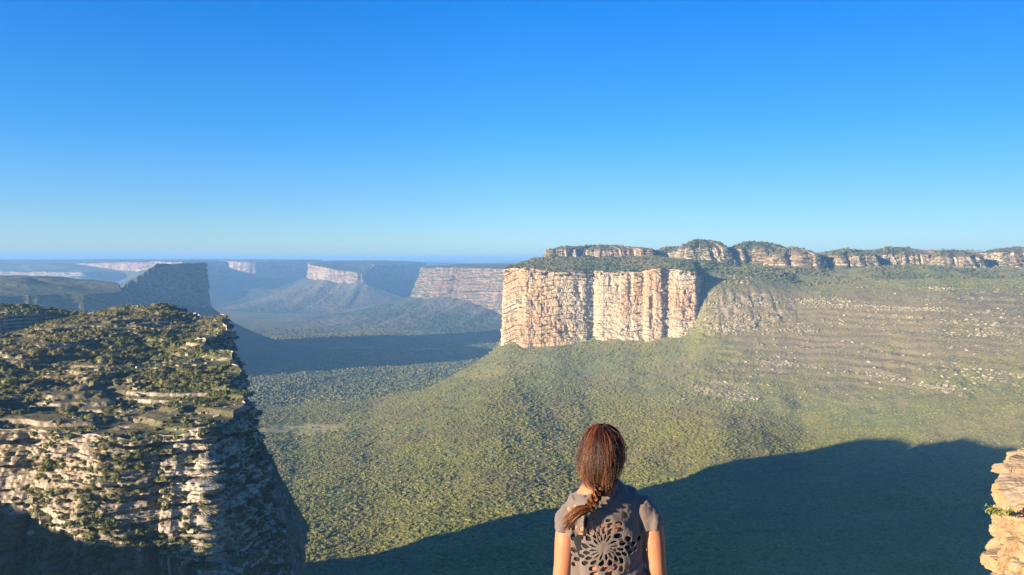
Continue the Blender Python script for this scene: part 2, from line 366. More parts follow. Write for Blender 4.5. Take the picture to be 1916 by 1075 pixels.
# near left mesa
NS = .8
near_pts = [(-760,420,-70,-84,120),(-560,300,-58,-84,110),(-450,262,-54,-80,150),(-330,252,-55,-76,150),(-300,268,-54,-74,150),(-262,250,-56,-78,150),(-215,270,-55,-78,130),(-190,266,-56,-80,120),(-150,262,-56,-84,110),(-118,259,-56,-90,80),(-99,261,-54,-98,50),(-94,270,-53,-112,24),(-104,300,-51,-128,18),(-120,335,-49,-130,18),(-142,390,-43,-120,20),(-157,428,-41,-110,20),
  (-175,490,-38,-100,40),(-245,596,-36,-95,50),(-325,590,-38,-95,60),(-370,500,-41,-95,80),(-520,480,-46,-95,70),(-680,500,-56,-95,60),(-760,470,-68,-95,60)]
near_pts = [tuple(c*NS for c in p) for p in near_pts]
def near_top(x, y):
    x = x/NS; y = y/NS
    z = -56 + (y-255)*.078 - np.clip(-x-250, 0, 170)*.055*sstep(380, 540, y) - 4*sstep(-215, -150, x)*sstep(330, 430, y) - np.clip(-x-560, 0, 300)*.08
    z = z + fbm2(x/45, y/60, 4, .55, 7)*2.6 + np.abs(fbm2(x/22, y/30, 3, .5, 17))*2.5
    z = z - 13*sstep(-275, -345, x)*sstep(400, 500, y)
    z = z - 9*np.exp(-((x+222)/24)**2-((y-352)/15)**2) - 7*np.exp(-((x+165)/30)**2-((y-300)/9)**2) - 9*np.clip(ridged2(x/60, y/48, 2, 31)-.5, 0, 1)
    return z*NS
mesa_near, P_near = make_mesa('mesa', near_pts, (-330*NS, 400*NS), M_near, n=2400, dens=[.4]*2+[2.2]*13+[1.2]*3+[.4]*5, smooth=3, n_top=420, n_cliff=230, n_talus=110, topfn=near_top,
  foot=-150, talus_w=None, lean=.17, butt=(5, 26), crack=(1.5, 5), ledge=(2.6, 3.2), fine=(1.6, 3.5), tal_n=5, rough=(1.1, 5), gully=(7, 32), seed=5.0, terr=(1.9, .85), cove=(14, 38), rim=(3.5, 16), talus_pow=1.0, veg_talus=.45, veg_top=.27)
link(mesa_near); tag(mesa_near, 'scrubby near table mountain on the left with pale broken ledges', None, kind='structure')
spur, P_spur = make_mesa('mesa', [(-196,60,-45,-70),(-180,120,-46,-70),(-225,150,-43,-70),(-290,145,-26,-70),(-400,90,-22,-70),(-430,20,-24,-70),(-330,-20,-38,-70),(-230,10,-40,-70)], (-310,55), M_near,
  n=500, smooth=6, n_top=60, n_cliff=60, n_talus=20, foot=-150, talus_w=60, lean=.4, butt=(8,24), crack=(2,7), ledge=(2,3.4), fine=(1,2.5), gully=(6,40), seed=19.0, rim=(5,20), terr=(1.8,.5), veg_talus=.35)
link(spur); tag(spur, 'rocky spur added out of view to the left to shade the near mesa', None, kind='structure')  # unseen ridge, added and shaped to shade the near mesa's lower face
# second hump behind it
hump, P_hump = make_mesa('mesa', [tuple(c*NS for c in p) for p in [(-338,592,-44,-62),(-330,604,-43,-64),(-345,640,-42,-75),(-430,650,-40,-75),(-520,630,-42,-75),(-560,590,-50,-75),(-480,565,-50,-70),(-400,575,-45,-62)]], (-440*NS,610*NS), M_near,
  n=700, smooth=6, n_top=140, n_cliff=60, n_talus=30, foot=-215, talus_w=60, lean=.5, butt=(5,24), crack=(2,7), ledge=(2,3.4), fine=(1,2.5), gully=(8,40), seed=9.0, dome=8, terr=(1.8,.5), veg_talus=.35)
link(hump); tag(hump, 'low rounded mesa peeping out behind the near left one', None, kind='structure')

# shaded butte with its slanting shoulder
bt = [(-849,1750,-66,-110),(-838,1790,-48,-110),(-822,1850,-18,-110),(-802,1910,-12,-105),(-775,2000,-7,-120),(-780,2040,-7,-120),(-870,2150,-30,-130),(-1000,2150,-100,-140),(-1040,1950,-110,-140),(-930,1780,-105,-130)]
def butte_top(x, y): return np.maximum(-112, np.minimum(-8, -10 - .8*np.maximum(0, -(x+822)-.3*(y-1850)))) + fbm2(x/40, y/40, 4)*2.5
BS = 1.2
bt = [tuple(c*BS for c in p) for p in bt]
_bt = butte_top
def butte_top(x, y): return _bt(x/BS, y/BS)*BS
M_butte = rock_veg_mat('shaded_sandstone', unit=9, rock=((.24,.2,.15), (.3,.22,.15), (.42,.36,.28)), veg=((.04,.055,.024), (.07,.08,.035)), thr=(.35, .55), dark=(.12,.1,.08), streak=.6)  # rock and scrub colours darkened to deepen the butte's shade
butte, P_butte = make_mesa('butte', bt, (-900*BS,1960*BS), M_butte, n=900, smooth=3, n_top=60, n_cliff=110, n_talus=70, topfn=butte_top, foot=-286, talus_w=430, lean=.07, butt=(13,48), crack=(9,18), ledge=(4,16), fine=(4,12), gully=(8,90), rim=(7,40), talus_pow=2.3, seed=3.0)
link(butte); tag(butte, 'shaded blue butte with a slanting left shoulder and long talus', None, kind='structure')
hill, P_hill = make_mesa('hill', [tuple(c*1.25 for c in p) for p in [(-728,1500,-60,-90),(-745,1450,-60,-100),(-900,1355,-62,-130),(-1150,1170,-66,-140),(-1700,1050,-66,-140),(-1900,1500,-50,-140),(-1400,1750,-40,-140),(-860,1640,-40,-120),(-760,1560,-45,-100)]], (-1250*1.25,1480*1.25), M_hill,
  n=700, smooth=8, n_top=70, n_cliff=50, n_talus=50, foot=-286, talus_w=220, lean=.35, butt=(10,70), crack=(4,25), ledge=(2,10), fine=(2,10), gully=(8,80), seed=4.0, dome=34, top_noise=(16, 120))
link(hill); tag(hill, 'dark flat topped hill in shade left of the butte', None, kind='structure')

# far table mountains down the valley
def far(name, label, pts, c, dome, foot=-286, tw=420, sd=1.0, sc=1.0, mul=1.0, **k):
    kw = dict(n=900, smooth=3, n_top=40, n_cliff=70, n_talus=60, foot=foot, talus_w=tw, lean=.06, butt=(22*sc,150*sc), crack=(10*sc,45*sc), ledge=(5*sc,22*sc), fine=(5*sc,20*sc), gully=(26*sc,170*sc), seed=sd, dome=dome, top_noise=(5*sc,160*sc), cove=(70*sc,420*sc), rim=(7*sc,120*sc), base_n=(26*sc,150*sc), tal_n=5*sc, talus_pow=1.6, veg_talus=.5, warp_k=.2)
    kw.update(k)
    o, P = make_mesa(name, [tuple(q*mul for q in p) for p in mesa_px(pts)], (c[0]*mul, c[1]*mul), M_far, **kw)
    link(o); tag(o, label, None, kind='structure'); return o, P
far_c, P_c = far('mesa', 'far mesa with layered pink cliff beside the big sunlit one', [(793,3100,-30,-150),(830,3050,-28,-146),(870,3010,-30,-148),(905,2950,-34,-160),(960,2880,-34,-190),(1060,2850,-34,-190),(1150,3300,-30,-150),(1000,4000,-20,-150),(850,3900,-20,-150),(800,3600,-25,-150),(792,3250,-28,-150)],
   (X_at(960,3450),3450), 10, tw=560, mul=1.25, sd=6.0, lean=.3, ledge=(9,16), crack=(6,30), butt=(12,110), gully=(34,170))
far_b, P_b = far('mesa', 'far mesa with a short bright cliff at its left point', [(576,4200,-24,-85),(610,4080,-40,-105),(650,4020,-58,-122),(690,4000,-68,-120),(705,4400,-32,-120),(745,4900,-30,-130),(792,5500,-20,-140),(760,6200,-10,-140),(640,6200,-10,-140),(590,5000,-10,-120)],
   (X_at(670,5000),5000), 22, tw=700, mul=1.2, sd=7.0)
far_a, P_a = far('plateau', 'far long plateau with pale cliff bands under the skyline', [(-80,5600,-20,-90),(110,5200,-22,-90),(228,4600,-14,-62),(300,4450,-8,-60),(342,4350,-6,-62),(368,4700,-8,-100),(428,4950,-8,-100),(440,4760,-12,-95),(480,4700,-12,-100),(500,5100,-8,-110),(560,5600,0,-120),(600,6000,0,-120),(600,7500,0,-100),(300,8000,0,-100),(-100,7500,0,-100)],
   (X_at(350,6000),6000), 14, tw=800, mul=1.25, sd=8.0, sc=1.2)
far_l, P_l = far('plateau', 'far low blue tableland at the left edge', [(-700,6500,-35,-110),(-200,5200,-50,-110),(60,4700,-70,-92),(150,4500,-68,-90),(215,4700,-66,-96),(225,5600,-60,-100),(100,7000,-20,-110),(-500,8000,-20,-110)],
   (X_at(20,6000),6000), 40, tw=700, mul=1.2, sd=9.0, sc=1.2)
far_h1, _ = far('hills', 'distant blue highland along the horizon', [(-1400,13000,-60,-140),(-200,11500,-40,-140),(300,12000,-20,-140),(650,12500,-25,-140),(950,12800,-20,-140),(1400,12500,-30,-140),(2400,13000,-60,-140),(1800,22000,-20,-140),(0,22000,-20,-140)],
   (X_at(600,16000),16000), 14, tw=1500, sd=10.0, sc=3, n=500)
far_h2, _ = far('hills', 'nearer blue rolling highland in front of the horizon', [(600,8200,-75,-140),(700,7800,-62,-140),(850,8000,-70,-140),(1000,8200,-70,-140),(1300,9000,-60,-140),(1000,11000,-40,-140),(700,11000,-40,-140)],
   (X_at(850,9500),9500), 20, tw=1200, sd=11.0, sc=2, n=400)

M_knob = rock_veg_mat('knob_sandstone', unit=2.6, rock=((.4,.29,.2), (.46,.3,.2), (.6,.48,.36)), veg=((.04,.055,.024), (.085,.09,.04)), thr=(.42, .6), dark=(.12,.09,.07), streak=.7)
# rocky domes on top of the sunlit plateau
kn = 0
def knob(pxa, pxb, D, py_top, py_cl, py_base, depth=110, skew=0, sd=0.0, lab=''):
    zt, zc, zb = Z_at(py_top, D), Z_at(py_cl, D), Z_at(py_base, D)
    xa, xb = X_at(pxa, D), X_at(pxb, D); w = xb-xa
    pts = [(xa, D+skew, zc, zb), (xa+.15*w, D-12, zc, zb), (xa+.35*w, D-4, zc-1, zb), (xa+.5*w, D-16, zc, zb-2), (xa+.7*w, D-6, zc, zb), (xa+.9*w, D-10, zc, zb), (xb, D+14, zc-1, zb), (xb-.05*w, D+depth*.6, zc, zb), (xa+.6*w, D+depth, zc, zb), (xa+.2*w, D+depth*.9, zc, zb)]
    o, P = make_mesa('rock_dome', pts, (xa+.5*w, D+depth*.42), M_knob, n=int(260+w*2.2), smooth=5, n_top=30, n_cliff=40, n_talus=10, foot=zb-18, talus_w=26, lean=.5,
      butt=(9, 24), crack=(5, 9), ledge=(2.2, 5), fine=(1.2, 4), gully=(0, 30), seed=sd, dome=zt-zc, top_noise=(4, 22), cove=(7, 32))
    link(o); tag(o, lab, None, kind='structure')
    return P
KN = []
KN.append(knob(1022,1235,1780,459,466,479,60,sd=1.1,lab='long pale rock rib on the plateau, left end of the skyline'))
KN.append(knob(1222,1320,1800,461,470,486,80,sd=2.3,lab='short rock hump between the long rib and the highest dome'))
KN.append(knob(1275,1365,1750,449,463,482,110,sd=3.4,lab='highest rock dome of the skyline, its right side in shade'))
KN.append(knob(1362,1484,1770,452,466,484,120,sd=4.7,lab='broad flat dome right of the highest one with a pale ledge'))
KN.append(knob(1448,1536,1680,464,476,493,90,sd=5.2,lab='grey pleated dome standing forward on the plateau'))
KN.append(knob(1552,1640,1700,465,478,493,110,sd=6.8,lab='pink broken dome in the middle of the right skyline'))
KN.append(knob(1636,1745,1730,462,476,494,120,sd=7.1,lab='green backed dome with a dark notch on its left'))
KN.append(knob(1752,1845,1700,468,480,499,100,sd=8.9,lab='row of small pink rock knobs near the right edge'))
KN.append(knob(1868,1990,1740,462,472,498,120,sd=9.6,lab='ridge with pink ledges cut by the right edge of the view'))
KN.append(knob(1480,1960,1960,466,478,500,100,sd=10.6,lab='low green ridge behind the domes on the right'))

# the mountain underfoot
own_pts = [(-70,-10,-8,-60),(-34,0,-6,-50),(-12,2.2,-3.4,-34),(-3,3.2,-2.45,-30),(.2,3.75,-2.32,-30),(2.0,4.0,-2.32,-30),(4.5,3.6,-2.6,-30),(7,2.5,-3.6,-34),(24,0,-7,-44),(60,-14,-9,-60),(80,-80,-6,-60),(40,-150,-5,-60),(-60,-150,-5,-60),(-95,-80,-6,-60)]
def own_top(x, y):
    r = np.hypot(x, y-1.2)
    z = -2.32 + .62*sstep(2.2, .9, y)*sstep(6, 1.5, np.abs(x))*1.0 - .9*sstep(6, 60, r) - 5*sstep(30, 90, r)
    return z + .04*fbm2(x/1.2, y/1.2, 4)
M_own = rock_veg_mat('summit_sandstone', unit=.12, rock=((.42,.31,.2), (.5,.32,.17), (.62,.5,.34)), veg=((.3,.24,.17), (.4,.33,.24)), thr=(.5,.9), dark=(.2,.15,.11))
own, P_own = make_mesa('summit_rock', own_pts, (0, -60), M_own, n=1100, dens=[1,2,8,10,12,12,10,6,2,1,1,1,1,1], smooth=2, n_top=160, n_cliff=70, n_talus=30, topfn=own_top, foot=-200, talus_w=150,
   lean=.12, butt=(.3, 5), crack=(.3, 2), ledge=(.25, .8), fine=(.15,.6), gully=(3,30), seed=12.0, top_noise=(.03, .8))
link(own); tag(own, 'bare summit rock underfoot where the woman stands', None, kind='structure')
EXPO = 1.55
# ------------------------------------------------------------------ scrub and loose stones (nobody could count them)
def leaf_clump(name, n_leaf, size, mat, seed=0, flat=.75, core=True):
    """a bush about 1 m across: small leaf faces spread through an uneven crown over a dark core"""
    r = np.random.default_rng(seed); V = []; Fc = []
    lobes = [(r.normal(0, .22, 2), r.uniform(.28, .5)) for _ in range(5)]
    for k in range(n_leaf):
        (lx, ly), lr = lobes[k % 5]
        d = r.normal(size=3); d /= np.linalg.norm(d); d[2] = abs(d[2])*1.0 if r.random() < .8 else d[2]
        rad = lr*r.uniform(.75, 1.1)
        c = np.array([lx+d[0]*rad, ly+d[1]*rad, flat*(.35+d[2]*rad)])
        n = d + r.normal(0, .45, 3); n /= np.linalg.norm(n)
        a = np.cross(n, r.normal(size=3)); a /= np.linalg.norm(a); b = np.cross(n, a)
        s = size*r.uniform(.6, 1.3); i = len(V)
        V += [c-a*s, c-b*s*.6, c+a*s, c+b*s*.6]; Fc.append((i, i+1, i+2, i+3))
    if core:
        bm = bmesh.new(); bmesh.ops.create_icosphere(bm, subdivisions=2, radius=.42)
        for v in bm.verts:
            k = 1+.35*math.sin(v.co.x*9+seed)*math.cos(v.co.y*8+seed*2)+.15*math.sin(v.co.z*13)
            v.co = Vector((v.co.x*k*1.1, v.co.y*k*1.1, v.co.z*k*flat+.28))
        o = len(V); V += [np.array(v.co) for v in bm.verts]
        Fc += [tuple(o+v.index for v in f.verts) for f in bm.faces]; bm.free()
    me = bpy.data.meshes.new(name); me.from_pydata([tuple(v) for v in V], [], Fc); me.materials.append(mat); me.update()
    return bpy.data.objects.new(name, me)
def lump(name, mat, seed=0, flat=.7, sub=2, rough=.35):
    r = np.random.default_rng(seed); bm = bmesh.new(); bmesh.ops.create_icosphere(bm, subdivisions=sub, radius=.5)
    ph = r.uniform(0, 6, 6)
    for v in bm.verts:
        c = v.co*7
        k = 1+rough*(math.sin(c.x+ph[0])*math.cos(c.y+ph[1])+.6*math.sin(c.z*1.3+ph[2]+c.x)) + r.uniform(-.14, .14)
        v.co = Vector((v.co.x*k, v.co.y*k, (v.co.z*k+.25)*flat))
    me = bpy.data.meshes.new(name); bm.to_mesh(me); bm.free(); me.materials.append(mat)
    return bpy.data.objects.new(name, me)
def block(name, mat, seed=0):
    r = np.random.default_rng(seed); bm = bmesh.new(); bmesh.ops.create_cube(bm, size=1)
    bmesh.ops.subdivide_edges(bm, edges=bm.edges[:], cuts=2)
    for v in bm.verts:
        v.co += Vector(r.normal(0, .07, 3)); v.co.z *= .55
    me = bpy.data.meshes.new(name); bm.to_mesh(me); bm.free(); me.materials.append(mat)
    return bpy.data.objects.new(name, me)
def foliage_mat(name, cols, tr=.25):
    m, nt, bs = new_mat(name); t = NT(nt)
    rnd = t.n('ShaderNodeObjectInfo').outputs['Random']
    c = t.ramp(rnd, [(i/(len(cols)-1), k) for i, k in enumerate(cols)])
    nz = t.noise(t.pos(), .9, 3, .6)
    c = t.mix(t.mapr(nz, .35, .65, 0, .5), c, (.19,.19,.06))
    big = t.noise(t.pos(), 1/110.0, 4, .6)
    c = t.mix(t.mapr(big, .42, .62, 0, .7), c, (.22,.19,.08))
    c = t.mix(t.mapr(t.noise(t.pos(), 1/38.0, 4, .6), .5, .68, 0, .35), c, (.08,.115,.035))
    t.l(c, bs.inputs['Base Color']); bs.inputs['Roughness'].default_value = .7
    return m
def scatter(name, pts, nrm, size, variants, label, seed=0, zs=1.0):
    """one object: a cloud of points, each carrying a turned and scaled copy of a bush"""
    r = np.random.default_rng(seed); n = len(pts)
    me = bpy.data.meshes.new(name); me.vertices.add(n); me.vertices.foreach_set('co', pts.astype(np.float32).ravel())
    rot = np.stack([r.normal(0, .15, n), r.normal(0, .15, n), r.uniform(0, 6.283, n)], 1)
    scl = np.stack([size*r.uniform(.8, 1.25, n), size*r.uniform(.8, 1.25, n), size*zs*r.uniform(.7, 1.25, n)], 1)
    a = me.attributes.new('rot', 'FLOAT_VECTOR', 'POINT'); a.data.foreach_set('vector', rot.astype(np.float32).ravel())
    a = me.attributes.new('scl', 'FLOAT_VECTOR', 'POINT'); a.data.foreach_set('vector', scl.astype(np.float32).ravel())
    a = me.attributes.new('vid', 'INT', 'POINT'); a.data.foreach_set('value', r.integers(0, len(variants), n).astype(np.int32))
    o = link(bpy.data.objects.new(name, me)); tag(o, label, None, kind='stuff')
    ng = bpy.data.node_groups.new(name, 'GeometryNodeTree')
    ng.interface.new_socket('Geometry', in_out='INPUT', socket_type='NodeSocketGeometry')
    ng.interface.new_socket('Geometry', in_out='OUTPUT', socket_type='NodeSocketGeometry')
    N = ng.nodes; Lk = ng.links; gi = N.new('NodeGroupInput'); go = N.new('NodeGroupOutput'); join = N.new('GeometryNodeJoinGeometry')
    def at(nm, ty):
        q = N.new('GeometryNodeInputNamedAttribute'); q.data_type = ty; q.inputs[0].default_value = nm; return q.outputs[0]
    vid = at('vid', 'INT'); ro = at('rot', 'FLOAT_VECTOR'); sc_ = at('scl', 'FLOAT_VECTOR')
    e2r = N.new('FunctionNodeEulerToRotation'); Lk.new(ro, e2r.inputs[0])
    for k, vobj in enumerate(variants):
        cmpn = N.new('FunctionNodeCompare'); cmpn.data_type = 'INT'; cmpn.operation = 'EQUAL'; Lk.new(vid, cmpn.inputs[2]); cmpn.inputs[3].default_value = k
        oi = N.new('GeometryNodeObjectInfo'); oi.inputs[0].default_value = vobj; oi.inputs['As Instance'].default_value = True
        ip = N.new('GeometryNodeInstanceOnPoints'); Lk.new(gi.outputs[0], ip.inputs['Points']); Lk.new(cmpn.outputs[0], ip.inputs['Selection'])
        Lk.new(oi.outputs['Geometry'], ip.inputs['Instance']); Lk.new(e2r.outputs[0], ip.inputs['Rotation']); Lk.new(sc_, ip.inputs['Scale'])
        Lk.new(ip.outputs[0], join.inputs[0])
    Lk.new(join.outputs[0], go.inputs[0])
    md = o.modifiers.new('scatter', 'NODES'); md.node_group = ng
    return o
def sample_grid(P, n_want, keep, seed=0, wrap=True):
    """random points spread evenly by area over a sheet; keep(centre, normal) -> probability"""
    r = np.random.default_rng(seed)
    Q = np.concatenate([P, P[:, :1]], 1) if wrap else P
    a, b, c, d = Q[:-1, :-1], Q[:-1, 1:], Q[1:, 1:], Q[1:, :-1]
    nr = np.cross(c-a, d-b); ar = np.linalg.norm(nr, axis=2)/2; nr = nr/(2*ar[..., None]+1e-9)
    nr = nr*np.sign(nr[..., 2:3]+1e-9)
    cen = (a+b+c+d)/4
    w = (ar*keep(cen, nr)).ravel(); w = np.where(np.isfinite(w), w, 0)
    k = r.choice(len(w), size=n_want, p=w/w.sum())
    i, j = np.unravel_index(k, ar.shape); u, v = r.random((2, n_want))[..., None]
    p = (a[i, j]*(1-u)+b[i, j]*u)*(1-v) + (d[i, j]*(1-u)+c[i, j]*u)*v
    return p, nr[i, j]
def in_view(c, pad=.05):
    px = c[..., 0]/np.maximum(c[..., 1], 1); py = -c[..., 2]/np.maximum(c[..., 1], 1)
    return ((np.abs(px) < .637+pad) & (py < .392+pad) & (c[..., 1] > 1)).astype(float)

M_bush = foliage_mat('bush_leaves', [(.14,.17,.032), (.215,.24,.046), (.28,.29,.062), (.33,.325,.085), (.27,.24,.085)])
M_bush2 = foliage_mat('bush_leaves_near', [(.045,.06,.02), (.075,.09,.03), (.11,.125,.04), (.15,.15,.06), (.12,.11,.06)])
M_stone = foliage_mat('loose_stone', [(.26,.2,.14), (.38,.31,.23), (.5,.43,.34)])
M_cap = foliage_mat('dark_tree_leaves', [(.035,.05,.02), (.06,.08,.028), (.09,.105,.035)])
cap_v = [leaf_clump('scrub_tree', 60, .15, M_cap, s+30, .7) for s in range(4)]
M_val = foliage_mat('valley_tree_leaves', [(.05,.075,.025), (.08,.11,.035), (.11,.135,.045)])
val_v = [lump('valley_tree', M_val, s, .8, 2, .3) for s in range(4)]
far_b_v = [lump('scrub_tree', M_bush, s, .8, 2, .3) for s in range(4)]
mid_v = [leaf_clump('scrub_tree', 56, .13, M_bush, s, .6) for s in range(4)]
near_v = [leaf_clump('scrub_bush', 130, .1, M_bush2, s+9, .8) for s in range(5)]
stone_v = [block('stone', M_stone, s) for s in range(4)]

BC = .5*(BARE[:-1]+BARE[1:])
def patch(c, sc, sd): return fbm2(c[..., 0]/sc, c[..., 1]/sc, 4, .6, sd)
# slope in front of the big cliff
def k_slope(c, n):
    D = c[..., 1]; px = 958+F*c[..., 0]/np.maximum(D, 1)
    k = in_view(c)*(D > 380)*(D < 1540)*(n[..., 2] > .12+.2*(px < 1270))
    wp = 90*patch(c, 80, 61)*(D < 1400); roc = sstep(1280, 1380, px+wp)*sstep(1120, 1280, D+(px-1340)*.33+wp*.8)
    k = k*(1-.95*np.clip(BC*1.3, 0, 1))*(1-.2*roc)*np.clip(.75+patch(c, 60, 21)*1.2, .15, 1.3)*(1.5-.8*sstep(400, 1500, D))
    return k
NB = 210000
p, nr = sample_grid(GP, NB, k_slope, 31)
sz = 1.6+rng.random(len(p))**2.5*3.0
sz = sz*(1-.35*sstep(1250, 1450, 958+F*p[:, 0]/p[:, 1]))
scatter('scrub', p - np.array([0, 0, .3]), nr, sz, mid_v, 'dense green scrub covering the slope below the big cliff', 1, .78)
# valley floor
def k_floor(c, n):
    D = c[..., 1]; px = 958+F*c[..., 0]/np.maximum(D, 1)
    bare = np.zeros(D.shape)
    return in_view(c)*(D > 1540)*(D < 3300)*(px < 960)*(px > 360)*np.clip(.8+patch(c, 90, 5)*1.4, .1, 1.4)*(1-.95*np.clip(BC*1.3, 0, 1))
p, nr = sample_grid(GP, 60000, k_floor, 32)
scatter('scrub', p - np.array([0, 0, .8]), nr, 3+rng.random(len(p))**1.6*4.5, val_v, 'blue green woodland scattered over the valley floor', 2)
# plateau top right
def k_plat(c, n):
    D = c[..., 1]; px = 958+F*c[..., 0]/np.maximum(D, 1)
    return in_view(c)*(D > 1535)*(D < 2100)*(px > 1000)*np.clip(.5+patch(c, 50, 15)*1.8, .03, 1.4)
p, nr = sample_grid(GP, 22000, k_plat, 33)
scatter('scrub', p - np.array([0, 0, .5]), nr, 2.2+rng.random(len(p))**1.6*4, cap_v, 'green scrub on the plateau behind the big cliff', 3)
# on the mesas' tops and shelves
def k_top(zmin):
    return lambda c, n: in_view(c)*sstep(zmin, zmin+.2, n[..., 2])*np.clip(.6+patch(c, 25, 8)*1.8, .05, 1.6)*(c[..., 1] < 1e4)
p, nr = sample_grid(P_main[:100], 9000, k_top(.4), 34)
scatter('scrub', p - np.array([0, 0, .4]), nr, 2.2+rng.random(len(p))**1.5*3.5, cap_v, 'dark green scrub capping the big sunlit cliff', 4)
p, nr = sample_grid(P_near, 27000, k_top(.42), 35)
ns_ = .45+rng.random(len(p))**3*1.7
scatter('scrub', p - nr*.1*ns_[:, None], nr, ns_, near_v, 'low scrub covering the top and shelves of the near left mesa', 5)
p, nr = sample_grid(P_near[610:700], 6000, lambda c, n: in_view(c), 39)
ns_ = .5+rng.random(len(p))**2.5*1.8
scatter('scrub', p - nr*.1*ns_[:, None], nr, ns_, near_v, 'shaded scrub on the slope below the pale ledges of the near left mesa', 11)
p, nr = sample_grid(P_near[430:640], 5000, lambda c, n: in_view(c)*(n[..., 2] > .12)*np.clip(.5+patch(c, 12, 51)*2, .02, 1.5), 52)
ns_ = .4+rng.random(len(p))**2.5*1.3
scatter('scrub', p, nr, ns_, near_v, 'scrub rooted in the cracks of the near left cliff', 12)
p, nr = sample_grid(P_hump, 2500, k_top(.42), 36)
ns_ = 1.2+rng.random(len(p))**2*2
scatter('scrub', p, nr, ns_, near_v, 'low scrub on the rounded mesa at the left edge', 6)
kk = np.concatenate([sample_grid(P, 450, k_top(.45), 40+i)[0] for i, P in enumerate(KN)])
scatter('scrub', kk, None, 2.5+rng.random(len(kk))**1.5*3.5, cap_v, 'dark scrub on the backs of the rock domes', 7)
# pale stones along the ledges
def k_st(c, n):
    D = c[..., 1]; px = 958+F*c[..., 0]/np.maximum(D, 1)
    wp = 90*patch(c, 80, 61)*(D < 1400); roc = sstep(1280, 1380, px+wp)*sstep(1120, 1280, D+(px-1340)*.33+wp*.8)*(1-sstep(1490, 1560, D+(px-1340)*.2))
    band = np.clip(fbm2(c[..., 2]/7+c[..., 0]/400, c[..., 0]/200, 3, .6, 25)*2.2, 0, 1)**1.5
    return in_view(c)*roc*(band+.03)*(.2+sstep(.0, .3, patch(c, 60, 26)))*(1+1.5*(px < 1430))
p, nr = sample_grid(GP, 6500, k_st, 37)
scatter('stones', p, nr, .8+rng.random(len(p))**3*4, stone_v, 'pale stones and blocks along the ledges of the right hand slope', 8)
p, nr = sample_grid(P_near, 3200, lambda c, n: in_view(c)*(n[..., 2] > .25)*np.clip(patch(c, 14, 44)*2, .02, 1), 38)
scatter('stones', p, nr, .35+rng.random(len(p))**3*1.8, stone_v, 'pale stones lying among the scrub of the near left mesa', 9)
# ------------------------------------------------------------------ the rock outcrop at the right edge
M_crop = rock_veg_mat('outcrop_sandstone', unit=.11, rock=((.29,.17,.075), (.25,.125,.05), (.38,.26,.14)), veg=((.3,.22,.14), (.42,.33,.22)), thr=(.5, .8), dark=(.13,.08,.05), streak=.7, bump=1)
crop_pts = [(4.32,7.45,-1.98,-3.4),(4.42,7.2,-1.95,-3.4),(4.6,7.05,-1.86,-3.4),(5.0,6.8,-1.7,-3.4),(5.8,6.4,-1.6,-3.4),(7.4,5.0,-1.9,-3.4),(8.6,5.2,-2.1,-3.5),(8.8,7.6,-1.9,-3.8),(7.2,8.8,-1.6,-3.8),(5.2,8.6,-1.65,-3.8),(4.5,8.0,-1.85,-3.6)]
crop_pts = [(a+.32, b, c-.3, d) for a, b, c, d in crop_pts]
def crop_post(P, a, b):
    """joint the face into separate blocks, each course with its own set-back"""
    q = P[a:a+b]; x, y, z = q[..., 0], q[..., 1], q[..., 2]
    zz = z + .05*fbm2(x*1.3, y*1.3, 3); course = np.floor(zz/.17 + .6*n2(x*.7, y*.7))
    ang = np.arctan2(y-7.2, x-6.2)
    cell = np.floor(ang*13 + course*2.37 + .5*n2(course*3.3, ang*3))
    h = n3(course*5.3, cell*3.7, course*0+2.2)
    dx, dy = x-6.4, y-7.2; L = np.hypot(dx, dy)
    f = h*.1
    u = (zz/.17 + .6*n2(x*.7, y*.7)) - course; v = (ang*13 + course*2.37 + .5*n2(course*3.3, ang*3)) - cell
    groove = -.075*(np.clip(1-np.minimum(u, 1-u)*12, 0, 1) + .8*np.clip(1-np.minimum(v, 1-v)*14, 0, 1))
    t = np.linspace(0, 1, b)[:, None]; w = sstep(0, .04, t)
    big = .14*n2(z*2.1+3+0*x, ang*1.2) + .08*n2(z*5.3, ang*2.5+5)
    P = P.copy(); k = (f+groove+big)*w
    P[a:a+b, :, 0] += dx/L*k; P[a:a+b, :, 1] += dy/L*k
    last = k[-1]; P[a+b:, :, 0] += dx[-1]/L[-1]*last; P[a+b:, :, 1] += dy[-1]/L[-1]*last
    return P
crop, P_crop = make_mesa('rock_outcrop', crop_pts, (6.4, 7.3), M_crop, n=1500, dens=[6,8,8,5,2,1,.5,.5,.6,2,4], smooth=4, n_top=70, n_cliff=300, n_talus=60, foot=-34, talus_w=1.6, lean=.03,
   butt=(.05,.5), crack=(.03,.3), ledge=(.05,.34), fine=(.045,.07), gully=(.3,1.2), seed=15.0, dome=.05, top_noise=(.08,.3), rim=(.16,.35), post=crop_post, talus_pow=1.0)
link(crop); tag(crop, 'broken orange sandstone crag of stacked blocks at the right edge', 'rock')

